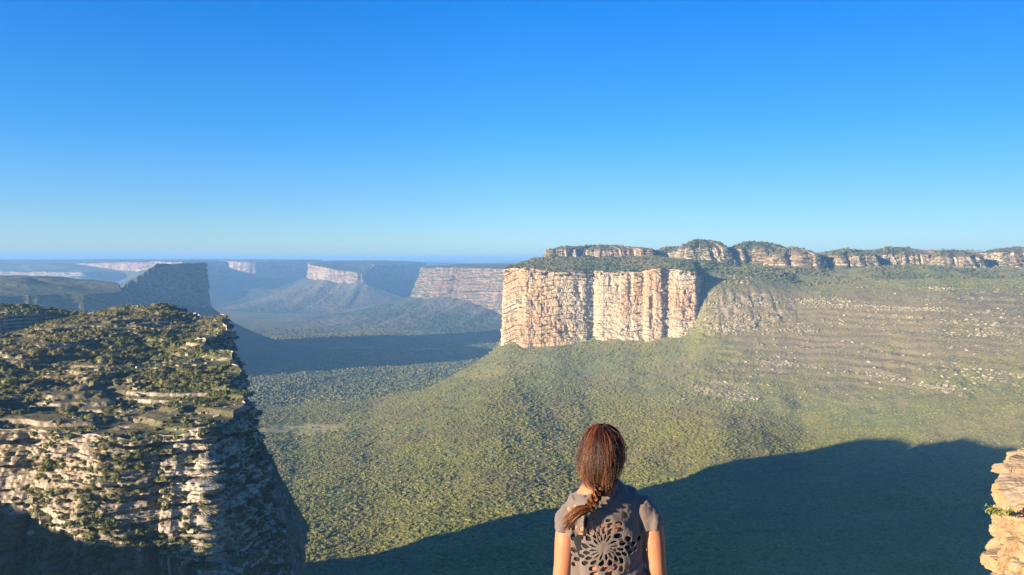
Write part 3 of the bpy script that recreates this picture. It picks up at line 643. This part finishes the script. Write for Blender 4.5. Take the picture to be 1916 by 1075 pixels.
def tuft(name, label, cat, loc, n, h, spread, leafy, mats, seed):
    """a small plant: a mesh of stems with its leaves as a child"""
    r = np.random.default_rng(seed); sb = bmesh.new(); lb = bmesh.new()
    for k in range(n):
        d = Vector((r.normal(0, spread), r.normal(0, spread), 1)).normalized(); L = h*r.uniform(.6, 1.1); p0 = Vector((r.normal(0, .012), r.normal(0, .012), 0)); prev = None
        for i in range(7):
            t = i/6; p = p0+d*L*t+Vector((d.x, d.y, -.2))*L*.35*t*t; rad = .0035*(1-t*.7)
            ring = [sb.verts.new(p+Vector((math.cos(a)*rad, math.sin(a)*rad, 0))) for a in (0, 2.1, 4.2)]
            if prev:
                for j in range(3): sb.faces.new((prev[j], prev[(j+1) % 3], ring[(j+1) % 3], ring[j]))
            prev = ring
            if i > 1:
                for _ in range(leafy):
                    a = Vector(r.normal(size=3)).normalized(); b = a.cross(Vector(r.normal(size=3))).normalized(); s = r.uniform(.012, .026)
                    q = p+a*s*.6
                    lb.faces.new([lb.verts.new(q-a*s), lb.verts.new(q-b*s*.35), lb.verts.new(q+a*s), lb.verts.new(q+b*s*.35)])
    me = bpy.data.meshes.new(name); sb.to_mesh(me); me.materials.append(mats[0]); o = link(bpy.data.objects.new(name, me)); o.location = loc; tag(o, label, cat)
    if leafy:
        m2 = bpy.data.meshes.new('leaves'); lb.to_mesh(m2); m2.materials.append(mats[1]); link(bpy.data.objects.new('leaves', m2), o)
    sb.free(); lb.free(); return o
M_stem, _, b_ = new_mat('twig'); b_.inputs['Base Color'].default_value = (.2, .14, .08, 1)
M_lf, _, b_ = new_mat('small_leaf'); b_.inputs['Base Color'].default_value = (.2, .22, .05, 1)
tuft('shrub', 'yellow green tuft of leaves clinging to the side of the crag', 'shrub', (X_at(1858,7.3)+.03, 7.28, Z_at(962,7.3)), 12, .1, .9, 3, (M_stem, M_lf), 3)
tuft('twig_plant', 'thin bare twigs rising from the top of the crag', 'plant', (X_at(1893,7.4), 7.4, Z_at(884,7.4)), 4, .12, .25, 0, (M_stem, M_lf), 5)

# ------------------------------------------------------------------ single shrubs and boulders one can point to on the near mesa
_cx, _cy, _cz = P_near[..., 0].ravel(), P_near[..., 1].ravel(), P_near[..., 2].ravel()
_ok = _cy > 50; _px = np.where(_ok, 958+F*_cx/np.maximum(_cy, 1), -1e6); _py = 486-F*_cz/np.maximum(_cy, 1)
def surf(px, py):
    d = np.hypot(_px-px, _py-py) + _cy*.01; k = int(np.argmin(d)); return Vector((_cx[k], _cy[k], _cz[k]))
def shrub_thing(px, py, size, mi, label, seed, cols):
    mt = foliage_mat('shrub_leaves', cols); loc = surf(px, py)
    root = link(bpy.data.objects.new('shrub', None)); root.location = loc; tag(root, label, 'shrub')
    for k in range(3):
        c = leaf_clump('crown' , 420, .055, mt, seed+k, .85); c.scale = (size*.75,)*3
        c.location = (math.cos(k*2.1+seed)*size*.22, math.sin(k*2.1+seed)*size*.22, .1*size)
        me = c.data
        if k == 0: crown = c
        else:
            bm = bmesh.new(); bm.from_mesh(crown.data); n0 = len(bm.verts); bm.from_mesh(me); bm.verts.ensure_lookup_table()
            for v in bm.verts[n0:]: v.co = v.co + (Vector(c.location)-Vector(crown.location))/(size*.75)
            bm.to_mesh(crown.data); bm.free()
    link(crown, root)
    bm = bmesh.new(); bmesh.ops.create_cone(bm, segments=8, radius1=size*.05, radius2=size*.025, depth=size*.5, cap_ends=True)
    me = bpy.data.meshes.new('trunk'); bm.to_mesh(me); bm.free(); me.materials.append(M_stem); t = link(bpy.data.objects.new('trunk', me), root); t.location.z = size*.15
G1 = [(.06,.08,.03), (.12,.14,.05)]; G2 = [(.14,.16,.03), (.26,.28,.06)]; G3 = [(.14,.11,.06), (.24,.19,.1)]
shrub_thing(70, 668, 6.0, 0, 'large round green bush beside the dark hollow on the near mesa', 3, G1)
shrub_thing(128, 775, 4.2, 0, 'brownish round bush on the lip of a pale ledge of the near mesa', 7, G3)
shrub_thing(218, 590, 3.6, 0, 'bright green bush near the skyline of the near mesa', 11, G2)
shrub_thing(300, 590, 4.0, 0, 'yellow green pair of bushes high on the near mesa, toward its right end', 15, G2)
shrub_thing(20, 720, 4.4, 0, 'vivid green bush at the left edge, below the dark hollow', 19, G2)
shrub_thing(350, 700, 3.4, 0, 'dark bush above the pale ledges at the corner of the near mesa', 23, G1)
def boulder(px, py, size, label, seed):
    o = link(lump('boulder', M_stone, seed, .75, 3, .18)); o.location = surf(px, py); o.scale = (size, size*.8, size*.8); tag(o, label, 'boulder')
boulder(222, 996, 2.2, 'tan boulder in the shaded scrub at the foot of the near mesa', 5)
boulder(326, 1040, 2.6, 'rounded tan boulder low in the shade, right of the smaller one', 6)
boulder(60, 1000, 2.4, 'grey boulder in the shaded scrub near the lower left corner', 8)
# ------------------------------------------------------------------ the woman, seen from behind, looking out over the valley
PC = (.400, 3.30); FEET = -2.31        # where she stands
def W(px, py, D=3.3): return Vector((X_at(px, D), D, Z_at(py, D)))
def tube(bm, pts, n=16, cap=True):
    """pts rows: centre Vector, rx, ry (local x/y radii, ring kept square to the path)"""
    prev = None; N = len(pts); rings = []
    for i, (c, rx, ry) in enumerate(pts):
        c = Vector(c); a = Vector(pts[max(i-1, 0)][0]); b = Vector(pts[min(i+1, N-1)][0]); t = (b-a).normalized()
        ref = Vector((1, 0, 0)) if abs(t.x) < .8 else Vector((0, 1, 0))
        u = (ref-t*ref.dot(t)).normalized(); v = t.cross(u)
        rings.append([bm.verts.new(c+u*math.cos(k/n*2*math.pi)*rx+v*math.sin(k/n*2*math.pi)*ry) for k in range(n)])
    for r0, r1 in zip(rings, rings[1:]):
        for k in range(n): bm.faces.new((r0[k], r0[(k+1) % n], r1[(k+1) % n], r1[k]))
    if cap: bm.faces.new(rings[0][::-1]); bm.faces.new(rings[-1])
def ball(bm, c, r, n=16):
    m = Matrix.Translation(Vector(c)) @ Matrix.Diagonal((*r, 1)); bmesh.ops.create_uvsphere(bm, u_segments=n, v_segments=n, radius=1, matrix=m)
def remeshed(bm, name, mat, voxel, smooth=6, fac=.5):
    """fuse overlapping volumes into one continuous skin"""
    bmesh.ops.recalc_face_normals(bm, faces=bm.faces)
    me = bpy.data.meshes.new(name); bm.to_mesh(me); bm.free()
    o = bpy.data.objects.new(name, me); col.objects.link(o)
    a = o.modifiers.new('r', 'REMESH'); a.mode = 'VOXEL'; a.voxel_size = voxel; a.use_smooth_shade = True
    b = o.modifiers.new('s', 'SMOOTH'); b.factor = fac; b.iterations = smooth
    bpy.context.view_layer.update(); dg = bpy.context.evaluated_depsgraph_get()
    m2 = bpy.data.meshes.new_from_object(o.evaluated_get(dg)); m2.name = name
    o.modifiers.clear(); o.data = m2; m2.materials.clear(); m2.materials.append(mat)
    for p in m2.polygons: p.use_smooth = True
    return o
def at(dx, dy, h): return Vector((PC[0]+dx, PC[1]+dy, FEET+h))
HX = -.034      # the head sits a little left of the spine's foot
TORSO = [(.78,.15,.10,0), (.86,.168,.118,0), (.94,.158,.112,0), (1.02,.138,.1,.0), (1.1,.135,.1,.0), (1.18,.143,.105,0), (1.26,.15,.105,0), (1.31,.15,.095,0), (1.345,.125,.08,0), (1.375,.08,.062,0), (1.4,.055,.055,0)]
def body_mesh():
    bm = bmesh.new()
    tube(bm, [(at(-.006*k, dy, h), a, b) for k, (h, a, b, dy) in enumerate(TORSO)], 28)
    tube(bm, [(at(-.045, -.005, 1.36), .056, .056), (at(-.04, 0, 1.42), .05, .052), (at(HX, .01, 1.49), .052, .056)], 18)
    ball(bm, at(HX, .0, 1.535), (.072, .09, .088), 20); ball(bm, at(HX, .022, 1.485), (.058, .068, .07), 18); ball(bm, at(HX, .045, 1.44), (.035, .04, .03), 12)
    ball(bm, at(HX, .098, 1.49), (.011, .016, .014), 8); ball(bm, at(HX, .09, 1.51), (.008, .012, .024), 8)            # nose
    ball(bm, at(HX, .083, 1.455), (.022, .01, .008), 8)                                                                  # mouth
    for s in (-1, 1):
        tube(bm, [(at(-.04+s*.02, -.02, 1.40), .03, .032), (at(-.02+s*.055, -.03, 1.35), .026, .032), (at(s*.09, -.012, 1.3), .022, .028)], 12)
        ball(bm, at(HX+s*.073, -.005, 1.5), (.008, .018, .028), 8)                                                       # ear
        sh = .152
        tube(bm, [(at(s*.085, 0, 1.29), .036, .04), (at(s*(sh-.012), 0, 1.258), .04, .044), (at(s*(sh+.02), -.004, 1.24), .047, .05), (at(s*(sh+.028), -.012, 1.16), .046, .05),
                  (at(s*(sh+.036), -.018, 1.07), .041, .045), (at(s*(sh+.044), -.012, 1.0), .039, .042), (at(s*(sh+.05), .0, .95), .038, .038), (at(s*(sh+.045), .035, .88), .031, .032), (at(s*(sh+.045), .07, .795), .023, .026)], 16)
        wr = at(s*(sh+.045), .075, .785)
        tube(bm, [(wr, .02, .026), (wr+Vector((0, .008, -.03)), .016, .036), (wr+Vector((0, .014, -.075)), .014, .04), (wr+Vector((0, .016, -.09)), .01, .034)], 14)
        for j, L in enumerate((.066, .076, .071, .056)):
            b0 = wr+Vector((0, .046-j*.021, -.085)); c1 = b0+Vector((-s*.006, .004, -L*.45)); c2 = c1+Vector((-s*.014, .002, -L*.32)); c3 = c2+Vector((-s*.016, 0, -L*.22))
            tube(bm, [(b0+Vector((0, 0, .02)), .009, .0095), (b0, .009, .0095), (c1, .0085, .0085), (c2, .0078, .0078), (c3, .006, .006)], 10)
        tb = wr+Vector((0, .03, -.03)); tube(bm, [(tb, .013, .013), (tb+Vector((-s*.012, .026, -.028)), .0115, .0115), (tb+Vector((-s*.02, .034, -.055)), .0095, .0095), (tb+Vector((-s*.026, .034, -.075)), .007, .007)], 10)
        tube(bm, [(at(s*.08, 0, .86), .085, .09), (at(s*.088, 0, .76), .084, .088), (at(s*.092, .005, .6), .07, .074), (at(s*.094, .012, .46), .055, .058), (at(s*.095, -.002, .34), .054, .056),
                  (at(s*.096, -.012, .2), .041, .043), (at(s*.097, -.012, .09), .034, .036), (at(s*.098, -.005, .04), .034, .04)], 18)
        tube(bm, [(at(s*.098, -.045, .035), .028, .03), (at(s*.1, .02, .035), .034, .034), (at(s*.106, .1, .026), .042, .022), (at(s*.11, .16, .02), .035, .014)], 14)
    return bm
m, nt, bs = new_mat('skin'); t = NT(nt)
t.l(t.mix(t.noise(t.pos(), 22, 4, .6), (.37, .14, .068), (.47, .195, .1)), bs.inputs['Base Color']); bs.inputs['Roughness'].default_value = .55; bs.inputs['Specular IOR Level'].default_value = .35
bs.inputs['Subsurface Weight'].default_value = .12; bs.inputs['Subsurface Radius'].default_value = (.02, .008, .004); M_skin = m
person = remeshed(body_mesh(), 'person', M_skin, .0048, 5)
tag(person, 'woman seen from behind in a grey cut-out T-shirt with a long reddish braid', 'person')

def cloth(name, c1, c2, sc=900):
    m, nt, bs = new_mat(name); t = NT(nt)
    t.l(t.mix(t.noise(t.pos(), 60, 4, .7), c1, c2), bs.inputs['Base Color']); bs.inputs['Sheen Weight'].default_value = .25
    return m
M_shirt = cloth('grey_jersey', (.115, .09, .076), (.165, .132, .112)); M_black = cloth('black_jersey', (.008, .008, .01), (.014, .014, .017)); M_jean = cloth('dark_denim', (.03, .04, .07), (.05, .06, .09)); M_shoe = cloth('shoe_leather', (.09, .06, .04), (.14, .1, .07))
# shirt
bm = bmesh.new()
G = [(.82,.188,.145), (.88,.184,.142), (.96,.172,.13), (1.04,.156,.118), (1.12,.152,.115), (1.2,.156,.116), (1.27,.16,.114), (1.315,.152,.106), (1.348,.13,.093), (1.372,.1,.08), (1.386,.085,.074)]
tube(bm, [(at(-.002-.004*k, 0, h), a, b) for k, (h, a, b) in enumerate(G)], 40)
for s in (-1, 1):
    dz = 0 if s > 0 else -.012
    tube(bm, [(at(s*.04, 0, 1.335), .05, .06), (at(s*.09, 0, 1.318), .056, .064), (at(s*.125, 0, 1.305), .055, .062), (at(s*.15, -.002, 1.272), .057, .062), (at(s*.168, -.006, 1.235), .055, .062), (at(s*.176, -.01, 1.212+dz), .054, .061)], 22)
shirt = remeshed(bm, 'shirt', M_shirt, .0034, 7)
me = shirt.data; nv = len(me.vertices); co = np.empty(nv*3); me.vertices.foreach_get('co', co); co = co.reshape(-1, 3)
no = np.empty(nv*3); me.vertices.foreach_get('normal', no); no = no.reshape(-1, 3)
X, Y, Zc = co.T; h = Zc-FEET; rx_ = X-PC[0]
# folds: diagonal pulls from the right hip and armpits, vertical drape at the sides, soft lumps
fold = .0085*np.sin((h*.9-rx_*.75)*95 + 2.2*fbm2(X*14, Zc*14, 3))*sstep(1.13, 1.0, h)*sstep(-.12, .1, rx_)
fold += .007*np.sin(rx_*110+1.5*fbm2(X*9, Zc*9, 3, .5, 3))*sstep(.09, .15, np.abs(rx_))*sstep(1.33, 1.2, h)
fold += .004*np.sin((h+rx_*.5)*60+3*fbm2(X*8, Zc*8, 3, .5, 9))*sstep(1.1, 1.3, h)
fold += .007*fbm3(X*16, Y*16, Zc*9, 4, .55, 2) + .003*fbm3(X*45, Y*45, Zc*30, 3, .6, 4)
co = co+no*fold[:, None]; me.vertices.foreach_set('co', co.ravel()); me.update()
# cut-outs on the back: a sunflower of petals and lozenges
FC = W(1124, 1006)
bm = bmesh.new(); bm.from_mesh(me); kill = []
RNG = [(.0275, .0295, 18, 1.0, .40), (.066, .022, 18, .8, .52), (.092, .022, 18, .62, .5), (.117, .021, 20, .45, .5), (.139, .017, 22, .3, .42)]
hr = np.random.default_rng(4).random((6, 30))
for f in bm.faces:
    c = f.calc_center_median()
    if c.y > PC[1]-.02: continue
    dx, dz = c.x-FC.x, (c.z-FC.z)*1.04; r = math.hypot(dx, dz); th = math.atan2(dz, dx)
    if r > .16: continue
    for j, (rc, hw, N, jit, wd) in enumerate(((.040, .018, 16, 0, .36), (.070, .0145, 16, .5, .58), (.094, .013, 16, 0, .56), (.116, .012, 16, .5, .50), (.136, .009, 16, 0, .40))):
        rot = .22+r*3.5+.10*math.sin(3*th+1)
        rc = rc*(1+.07*math.sin(2*th+.6)+.05*math.sin(5*th))
        u = (th+rot)/(2*math.pi)*N+jit; i = math.floor(u); q = (u-i-.5)
        if j >= 3 and hr[j, int(i) % 30] < (.18, .45)[j-3]: continue
        if j >= 3 and abs(dz) > .118: continue
        e = abs(q)*2/wd + .0; e2 = abs(r-rc)/hw
        if (e**1.5+e2**1.5) < 1: kill.append(f); break
bmesh.ops.delete(bm, geom=kill, context='FACES')
for _ in range(2): bmesh.ops.smooth_vert(bm, verts=[v for v in bm.verts if v.is_boundary], factor=.5, use_axis_x=True, use_axis_y=True, use_axis_z=True)
bm.to_mesh(me); bm.free()
sol = shirt.modifiers.new('thick', 'SOLIDIFY'); sol.thickness = .0022; sol.offset = -1
shirt.parent = person
# dark top underneath, showing through the cut-outs
bm = bmesh.new()
UT = [(h_, a+.004, b+.004) for h_, a, b, _ in TORSO]
def tor(hh): return [float(np.interp(hh, [q[0] for q in TORSO], [q[i] for q in TORSO])) for i in (1, 2)]
tube(bm, [(at(-.006*np.interp(hh, [q[0] for q in TORSO], range(len(TORSO))), 0, hh), tor(hh)[0]+e, tor(hh)[1]+e) for hh, e in ((1.095, .001), (1.1, .003), (1.14, .004), (1.18, .004), (1.212, .003), (1.217, .0005))], 48)
for s in (-1, 1):
    tube(bm, [(at(s*.075-.03, -.098, 1.21), .012, .004), (at(s*.072-.03, -.09, 1.3), .01, .006), (at(s*.07-.03, -.06, 1.352), .01, .006), (at(s*.07-.03, 0, 1.375), .01, .006), (at(s*.07-.03, .06, 1.34), .01, .006)], 8)
ut = bpy.data.meshes.new('undershirt'); bm.to_mesh(ut); bm.free(); ut.materials.append(M_black); link(bpy.data.objects.new('undershirt', ut), person)
# trousers and shoes
bm = bmesh.new()
tube(bm, [(at(0, 0, h_), a, b) for h_, a, b in ((.72, .15, .11), (.78, .175, .125), (.86, .18, .13), (.92, .168, .122))], 28)
for s in (-1, 1):
    tube(bm, [(at(s*.085, 0, .86), .092, .1), (at(s*.09, 0, .74), .092, .098), (at(s*.093, .005, .6), .08, .085), (at(s*.095, .01, .46), .066, .07), (at(s*.096, 0, .34), .064, .067), (at(s*.097, -.01, .2), .055, .058), (at(s*.098, -.01, .09), .05, .053)], 22)
tr = remeshed(bm, 'trousers', M_jean, .008, 4); tr.parent = person
for s in (-1, 1):
    bm = bmesh.new(); tube(bm, [(at(s*.098, -.06, .035), .03, .032), (at(s*.098, -.03, .045), .04, .045), (at(s*.1, .03, .04), .043, .042), (at(s*.106, .11, .03), .05, .03), (at(s*.112, .18, .024), .036, .02)], 18)
    tube(bm, [(at(s*.098, -.02, .03), .042, .046), (at(s*.098, -.015, .09), .043, .046)], 16)
    sh_ = remeshed(bm, 'shoe', M_shoe, .006, 4); sh_.parent = person
for s in (-1, 1):
    bm = bmesh.new(); ball(bm, at(HX+s*.031, .082, 1.515), (.012, .009, .009), 12); e = bpy.data.meshes.new('eye'); bm.to_mesh(e); bm.free()
    me_, _, be_ = new_mat('eye_dark'); be_.inputs['Base Color'].default_value = (.05, .03, .02, 1); be_.inputs['Roughness'].default_value = .2; e.materials.append(me_); link(bpy.data.objects.new('eye', e), person)

# hair
m, nt, bs = new_mat('hair_red_brown'); t = NT(nt)
at_ = t.attr('tone')
t.l(t.ramp(at_, [(0, (.012, .005, .003)), (.4, (.06, .018, .007)), (.75, (.24, .075, .016)), (1, (.6, .25, .05))]), bs.inputs['Base Color']); bs.inputs['Roughness'].default_value = .42; bs.inputs['Specular IOR Level'].default_value = .5; M_hair = m
HK = np.array([  # h, cx, cy, rx, ry
 (1.636, .366, 3.290, .012, .014), (1.630, .366, 3.290, .035, .04), (1.612, .366, 3.288, .060, .07), (1.585, .366, 3.286, .079, .09), (1.55, .366, 3.284, .0885, .1), (1.51, .363, 3.28, .091, .102),
 (1.475, .357, 3.272, .086, .092), (1.445, .352, 3.26, .075, .076), (1.42, .352, 3.245, .057, .056), (1.402, .356, 3.228, .038, .038), (1.388, .357, 3.212, .025, .026), (1.375, .354, 3.198, .018, .02)])
def hair_pt(u, v, off=0.0, wig=0.0):
    k = v*(len(HK)-1); c = [np.interp(k, range(len(HK)), HK[:, j]) for j in range(5)]
    hh, cx, cy, rx, ry = c; rx = rx*(.9-.08*sstep(1.47, 1.42, hh))
    cu, su = np.cos(u), np.sin(u)
    front = np.clip((su-.15)/.5, 0, 1)*sstep(1.6, 1.56, hh)
    ry2 = ry*(1-.62*front*(su > 0)); rx2 = rx*(1-.12*front)
    z = FEET+hh
    lump = .006*np.sin(u*3+1)*np.sin(v*5)+.004*np.sin(u*7+v*6)*np.sin(v*9+1)
    return np.stack([cx+cu*(rx2+off+lump)+wig, cy+su*(ry2+off+lump), z+off*.7*(v < .25)+0*u], -1)
U, V = np.meshgrid(np.linspace(0, 2*np.pi, 240, endpoint=False), np.linspace(0, 1, 110))
gro = .004*n2(U*9+V*3.5, V*1.8)+.002*n2(U*30+V*6, V*3)
Ph = hair_pt(U, V, gro*(.3+V*.7))
tone = np.clip(.26+.6*n2(U*9+V*3.5, V*1.8)+.35*n2(U*34, V*3)+.3*sstep(.35, .8, V), 0, 1)
hair = grid_mesh('hair', Ph, M_hair, wrap=True, smooth=True, attrs={'tone': tone}); link(hair, person)
def strand_mesh(name, paths, rad, tones, parent, sides=3):
    """many fine tubes as one mesh"""
    paths = np.asarray(paths); n, k, _ = paths.shape
    tg = np.gradient(paths, axis=1); tg /= np.linalg.norm(tg, axis=2, keepdims=True)+1e-9
    ref = np.array([.3, -.9, .2]); a = np.cross(tg, ref); a /= np.linalg.norm(a, axis=2, keepdims=True)+1e-9; b = np.cross(tg, a)
    tap = (np.linspace(1, 0, k)**.5*.8+.2)[None, :, None]
    vs = [paths+(a*math.cos(q)+b*math.sin(q))*rad*tap for q in np.arange(sides)*2*math.pi/sides]
    Vv = np.stack(vs, 2); idx = np.arange(n*k*sides).reshape(n, k, sides); nx = np.roll(idx, -1, 2)
    q = np.stack([idx[:, :-1], nx[:, :-1], nx[:, 1:], idx[:, 1:]], -1).reshape(-1, 4)
    me = bpy.data.meshes.new(name); me.from_pydata([], [], []); me.vertices.add(n*k*sides); me.vertices.foreach_set('co', Vv.reshape(-1).astype(np.float32))
    me.loops.add(len(q)*4); me.loops.foreach_set('vertex_index', q.ravel().astype(np.int32)); me.polygons.add(len(q)); me.polygons.foreach_set('loop_start', np.arange(0, len(q)*4, 4, dtype=np.int32)); me.update(calc_edges=True)
    at2 = me.attributes.new('tone', 'FLOAT', 'POINT'); at2.data.foreach_set('value', np.repeat(tones, k*sides).astype(np.float32))
    me.polygons.foreach_set('use_smooth', np.ones(len(q), bool)); me.materials.append(M_hair); return link(bpy.data.objects.new(name, me), parent)
r = np.random.default_rng(3); ns = 7000; paths = []; tn = []
for i in range(ns):
    u0 = r.uniform(np.pi*.9, 2.1*np.pi) if r.random() < .85 else r.uniform(0, 2*np.pi); va = r.uniform(0, .5); vb = min(1, va+r.uniform(.25, .6)); vv = np.linspace(va, vb, 12)
    loose = r.random() < .2
    o_ = (r.uniform(.001, .004) + (r.uniform(0, .034)*np.linspace(0, 1, 12)**2 if loose else 0))*np.ones(12)
    uu = u0+.3*(vv-va)*r.normal(0, .4)+.05*np.sin(vv*9+r.uniform(0, 6)); paths.append(hair_pt(uu, vv, o_)); tn.append(np.clip(r.normal(.3, .17)+.5*max(0, va-.1)+.35*n2(np.array([u0*5]), np.array([va*2]))[0], 0, 1))
strand_mesh('hair_strands', paths, .00055, np.array(tn), hair)
# braid over the back, then its loose tail swinging to the left
BP = [W(1122, 902, 3.2)+Vector((0, -.0, 0)), W(1121, 912, 3.175), W(1118, 924, 3.16), W(1112, 936, 3.155), W(1105, 947, 3.155), W(1099, 955, 3.155)]
def path(t, P=BP):
    t = np.clip(t, 0, 1)*(len(P)-1); i = np.minimum(np.floor(t).astype(int), len(P)-2); f = (t-i)[:, None]; A = np.array([tuple(p) for p in P]); return A[i]*(1-f)+A[i+1]*f
tt = np.linspace(0, 1, 60); base = path(tt); base = np.stack([np.convolve(np.pad(base[:, j], 4, mode='edge'), np.ones(9)/9, 'valid') for j in range(3)], 1)
tg = np.gradient(base, axis=0); tg /= np.linalg.norm(tg, axis=1, keepdims=True); side = np.cross(tg, (0, 1, 0)); side /= np.linalg.norm(side, axis=1, keepdims=True)
for s_ in range(3):
    ph = s_*2*math.pi/3; w_ = np.linspace(.011, .0115, 60)
    c = base+side*(np.sin(tt*12.5+ph)*w_)[:, None]+np.array((0, 1, 0))*(np.sin(2*(tt*12.5+ph))*.008)[:, None]
    pp = []
    for k in range(90):
        a, rr = r.uniform(0, 6.28), .0105*math.sqrt(r.random())*(1.25 if r.random() < .1 else 1); tw = a+tt*6
        pp.append(c+side*(np.cos(tw)*rr)[:, None]+np.array((0, 1, 0))*(np.sin(tw)*rr)[:, None])
    strand_mesh('braid', pp, .0016, np.clip(r.normal(.45, .25, 90), 0, 1), hair)
pp = []
for k in range(420):
    a, rr = r.uniform(0, 6.28), math.sqrt(r.random()); q = np.linspace(0, 1, 12)[:, None]
    s0 = np.array(tuple(W(1104, 953, 3.15)))+np.array((math.sin(a)*.008, math.cos(a)*.009, math.sin(a)*.014))*rr
    end = np.array(tuple(W(1053+abs(r.normal(0, 9)), 981+r.normal(0, 4), 3.15)))+np.array((0, math.cos(a)*.014, math.sin(a)*.022))*rr
    mid = np.array(tuple(W(1078, 952, 3.13)))+np.array((0, math.cos(a)*.02, math.sin(a)*.03))*rr
    pp.append(s0*(1-q)**2+2*mid*q*(1-q)+end*q**2)
strand_mesh('braid_tail', pp, .0011, np.clip(r.normal(.5, .25, 420), 0, 1), hair)
# ------------------------------------------------------------------ air, sky, sun, camera
def haze_box():
    me = bpy.data.meshes.new('haze'); bm = bmesh.new(); bmesh.ops.create_cube(bm, size=1)
    for v in bm.verts: v.co = Vector((v.co.x*90000, v.co.y*90000, -312 if v.co.z < 0 else 62))
    bm.to_mesh(me); bm.free()
    m = bpy.data.materials.new('haze'); m.use_nodes = True; nt = m.node_tree; nt.nodes.clear()
    out = nt.nodes.new('ShaderNodeOutputMaterial'); v = nt.nodes.new('ShaderNodeVolumePrincipled')
    v.inputs['Color'].default_value = HAZE_COL; v.inputs['Density'].default_value = HAZE_D; v.inputs['Anisotropy'].default_value = .0
    nt.links.new(v.outputs[0], out.inputs['Volume']); me.materials.append(m)
    o = link(bpy.data.objects.new('haze', me)); tag(o, 'thin blue haze filling the valley air', None, kind='stuff')
HAZE_COL = (.25, .55, .98, 1); HAZE_D = 1.4e-4
haze_box()
w = bpy.data.worlds.new('World'); scene.world = w; w.use_nodes = True; nt = w.node_tree
bg = nt.nodes['Background']; sky = nt.nodes.new('ShaderNodeTexSky'); sky.sky_type = 'NISHITA'; sky.sun_disc = False
sky.sun_elevation = SUN_EL; sky.sun_rotation = math.radians(240); sky.altitude = 1100
sky.air_density = 1.0; sky.dust_density = .3; sky.ozone_density = 3.0
tc = nt.nodes.new('ShaderNodeTexCoord'); sx = nt.nodes.new('ShaderNodeSeparateXYZ'); nt.links.new(tc.outputs['Generated'], sx.inputs[0])
cr = nt.nodes.new('ShaderNodeValToRGB'); nt.links.new(sx.outputs['Z'], cr.inputs[0]); e = cr.color_ramp.elements
while len(e) < 4: e.new(.5)
for q, (p_, c_) in zip(e, [(0, (.5,.63,.82,1)), (.06, (.38,.56,.79,1)), (.16, (.19,.55,.86,1)), (.32, (.055,.53,1,1))]): q.position = p_; q.color = c_
mx = nt.nodes.new('ShaderNodeMix'); mx.data_type = 'RGBA'; mx.blend_type = 'MULTIPLY'; mx.inputs[0].default_value = 1
m2 = nt.nodes.new('ShaderNodeMix'); m2.data_type = 'RGBA'; m2.blend_type = 'MULTIPLY'; m2.inputs[0].default_value = 1; m2.inputs[7].default_value = (1,1,1,1)
mr = nt.nodes.new('ShaderNodeMapRange'); nt.links.new(sx.outputs['X'], mr.inputs[0])
for i_, q_ in enumerate((0.0, .55, 1.0, .72)): mr.inputs[i_+1].default_value = q_
nt.links.new(mr.outputs[0], m2.inputs[7])
nt.links.new(sky.outputs[0], mx.inputs[6]); nt.links.new(cr.outputs[0], mx.inputs[7]); nt.links.new(mx.outputs[2], m2.inputs[6]); nt.links.new(m2.outputs[2], bg.inputs[0]); bg.inputs[1].default_value = .098
sl = bpy.data.lights.new('sun', 'SUN'); sl.energy = 5.0; sl.angle = math.radians(.5); sl.color = (1.0, .80, .56)
so = bpy.data.objects.new('sun', sl); link(so)
so.rotation_euler = Vector(-LDIR).to_track_quat('Z', 'Y').to_euler()
cam = bpy.data.cameras.new('camera'); cam.sensor_width = 36; cam.lens = 36*F/1916; cam.shift_y = -51.5/1916
cam.clip_start = .05; cam.clip_end = 120000
co = bpy.data.objects.new('camera', cam); link(co); co.rotation_euler = (math.radians(90), 0, 0); scene.camera = co
scene.view_settings.view_transform = 'Standard'; scene.view_settings.look = 'None'; scene.view_settings.exposure = EXPO
scene.cycles.use_denoising = True; scene.cycles.max_bounces = 5; scene.cycles.volume_bounces = 0; scene.cycles.diffuse_bounces = 2
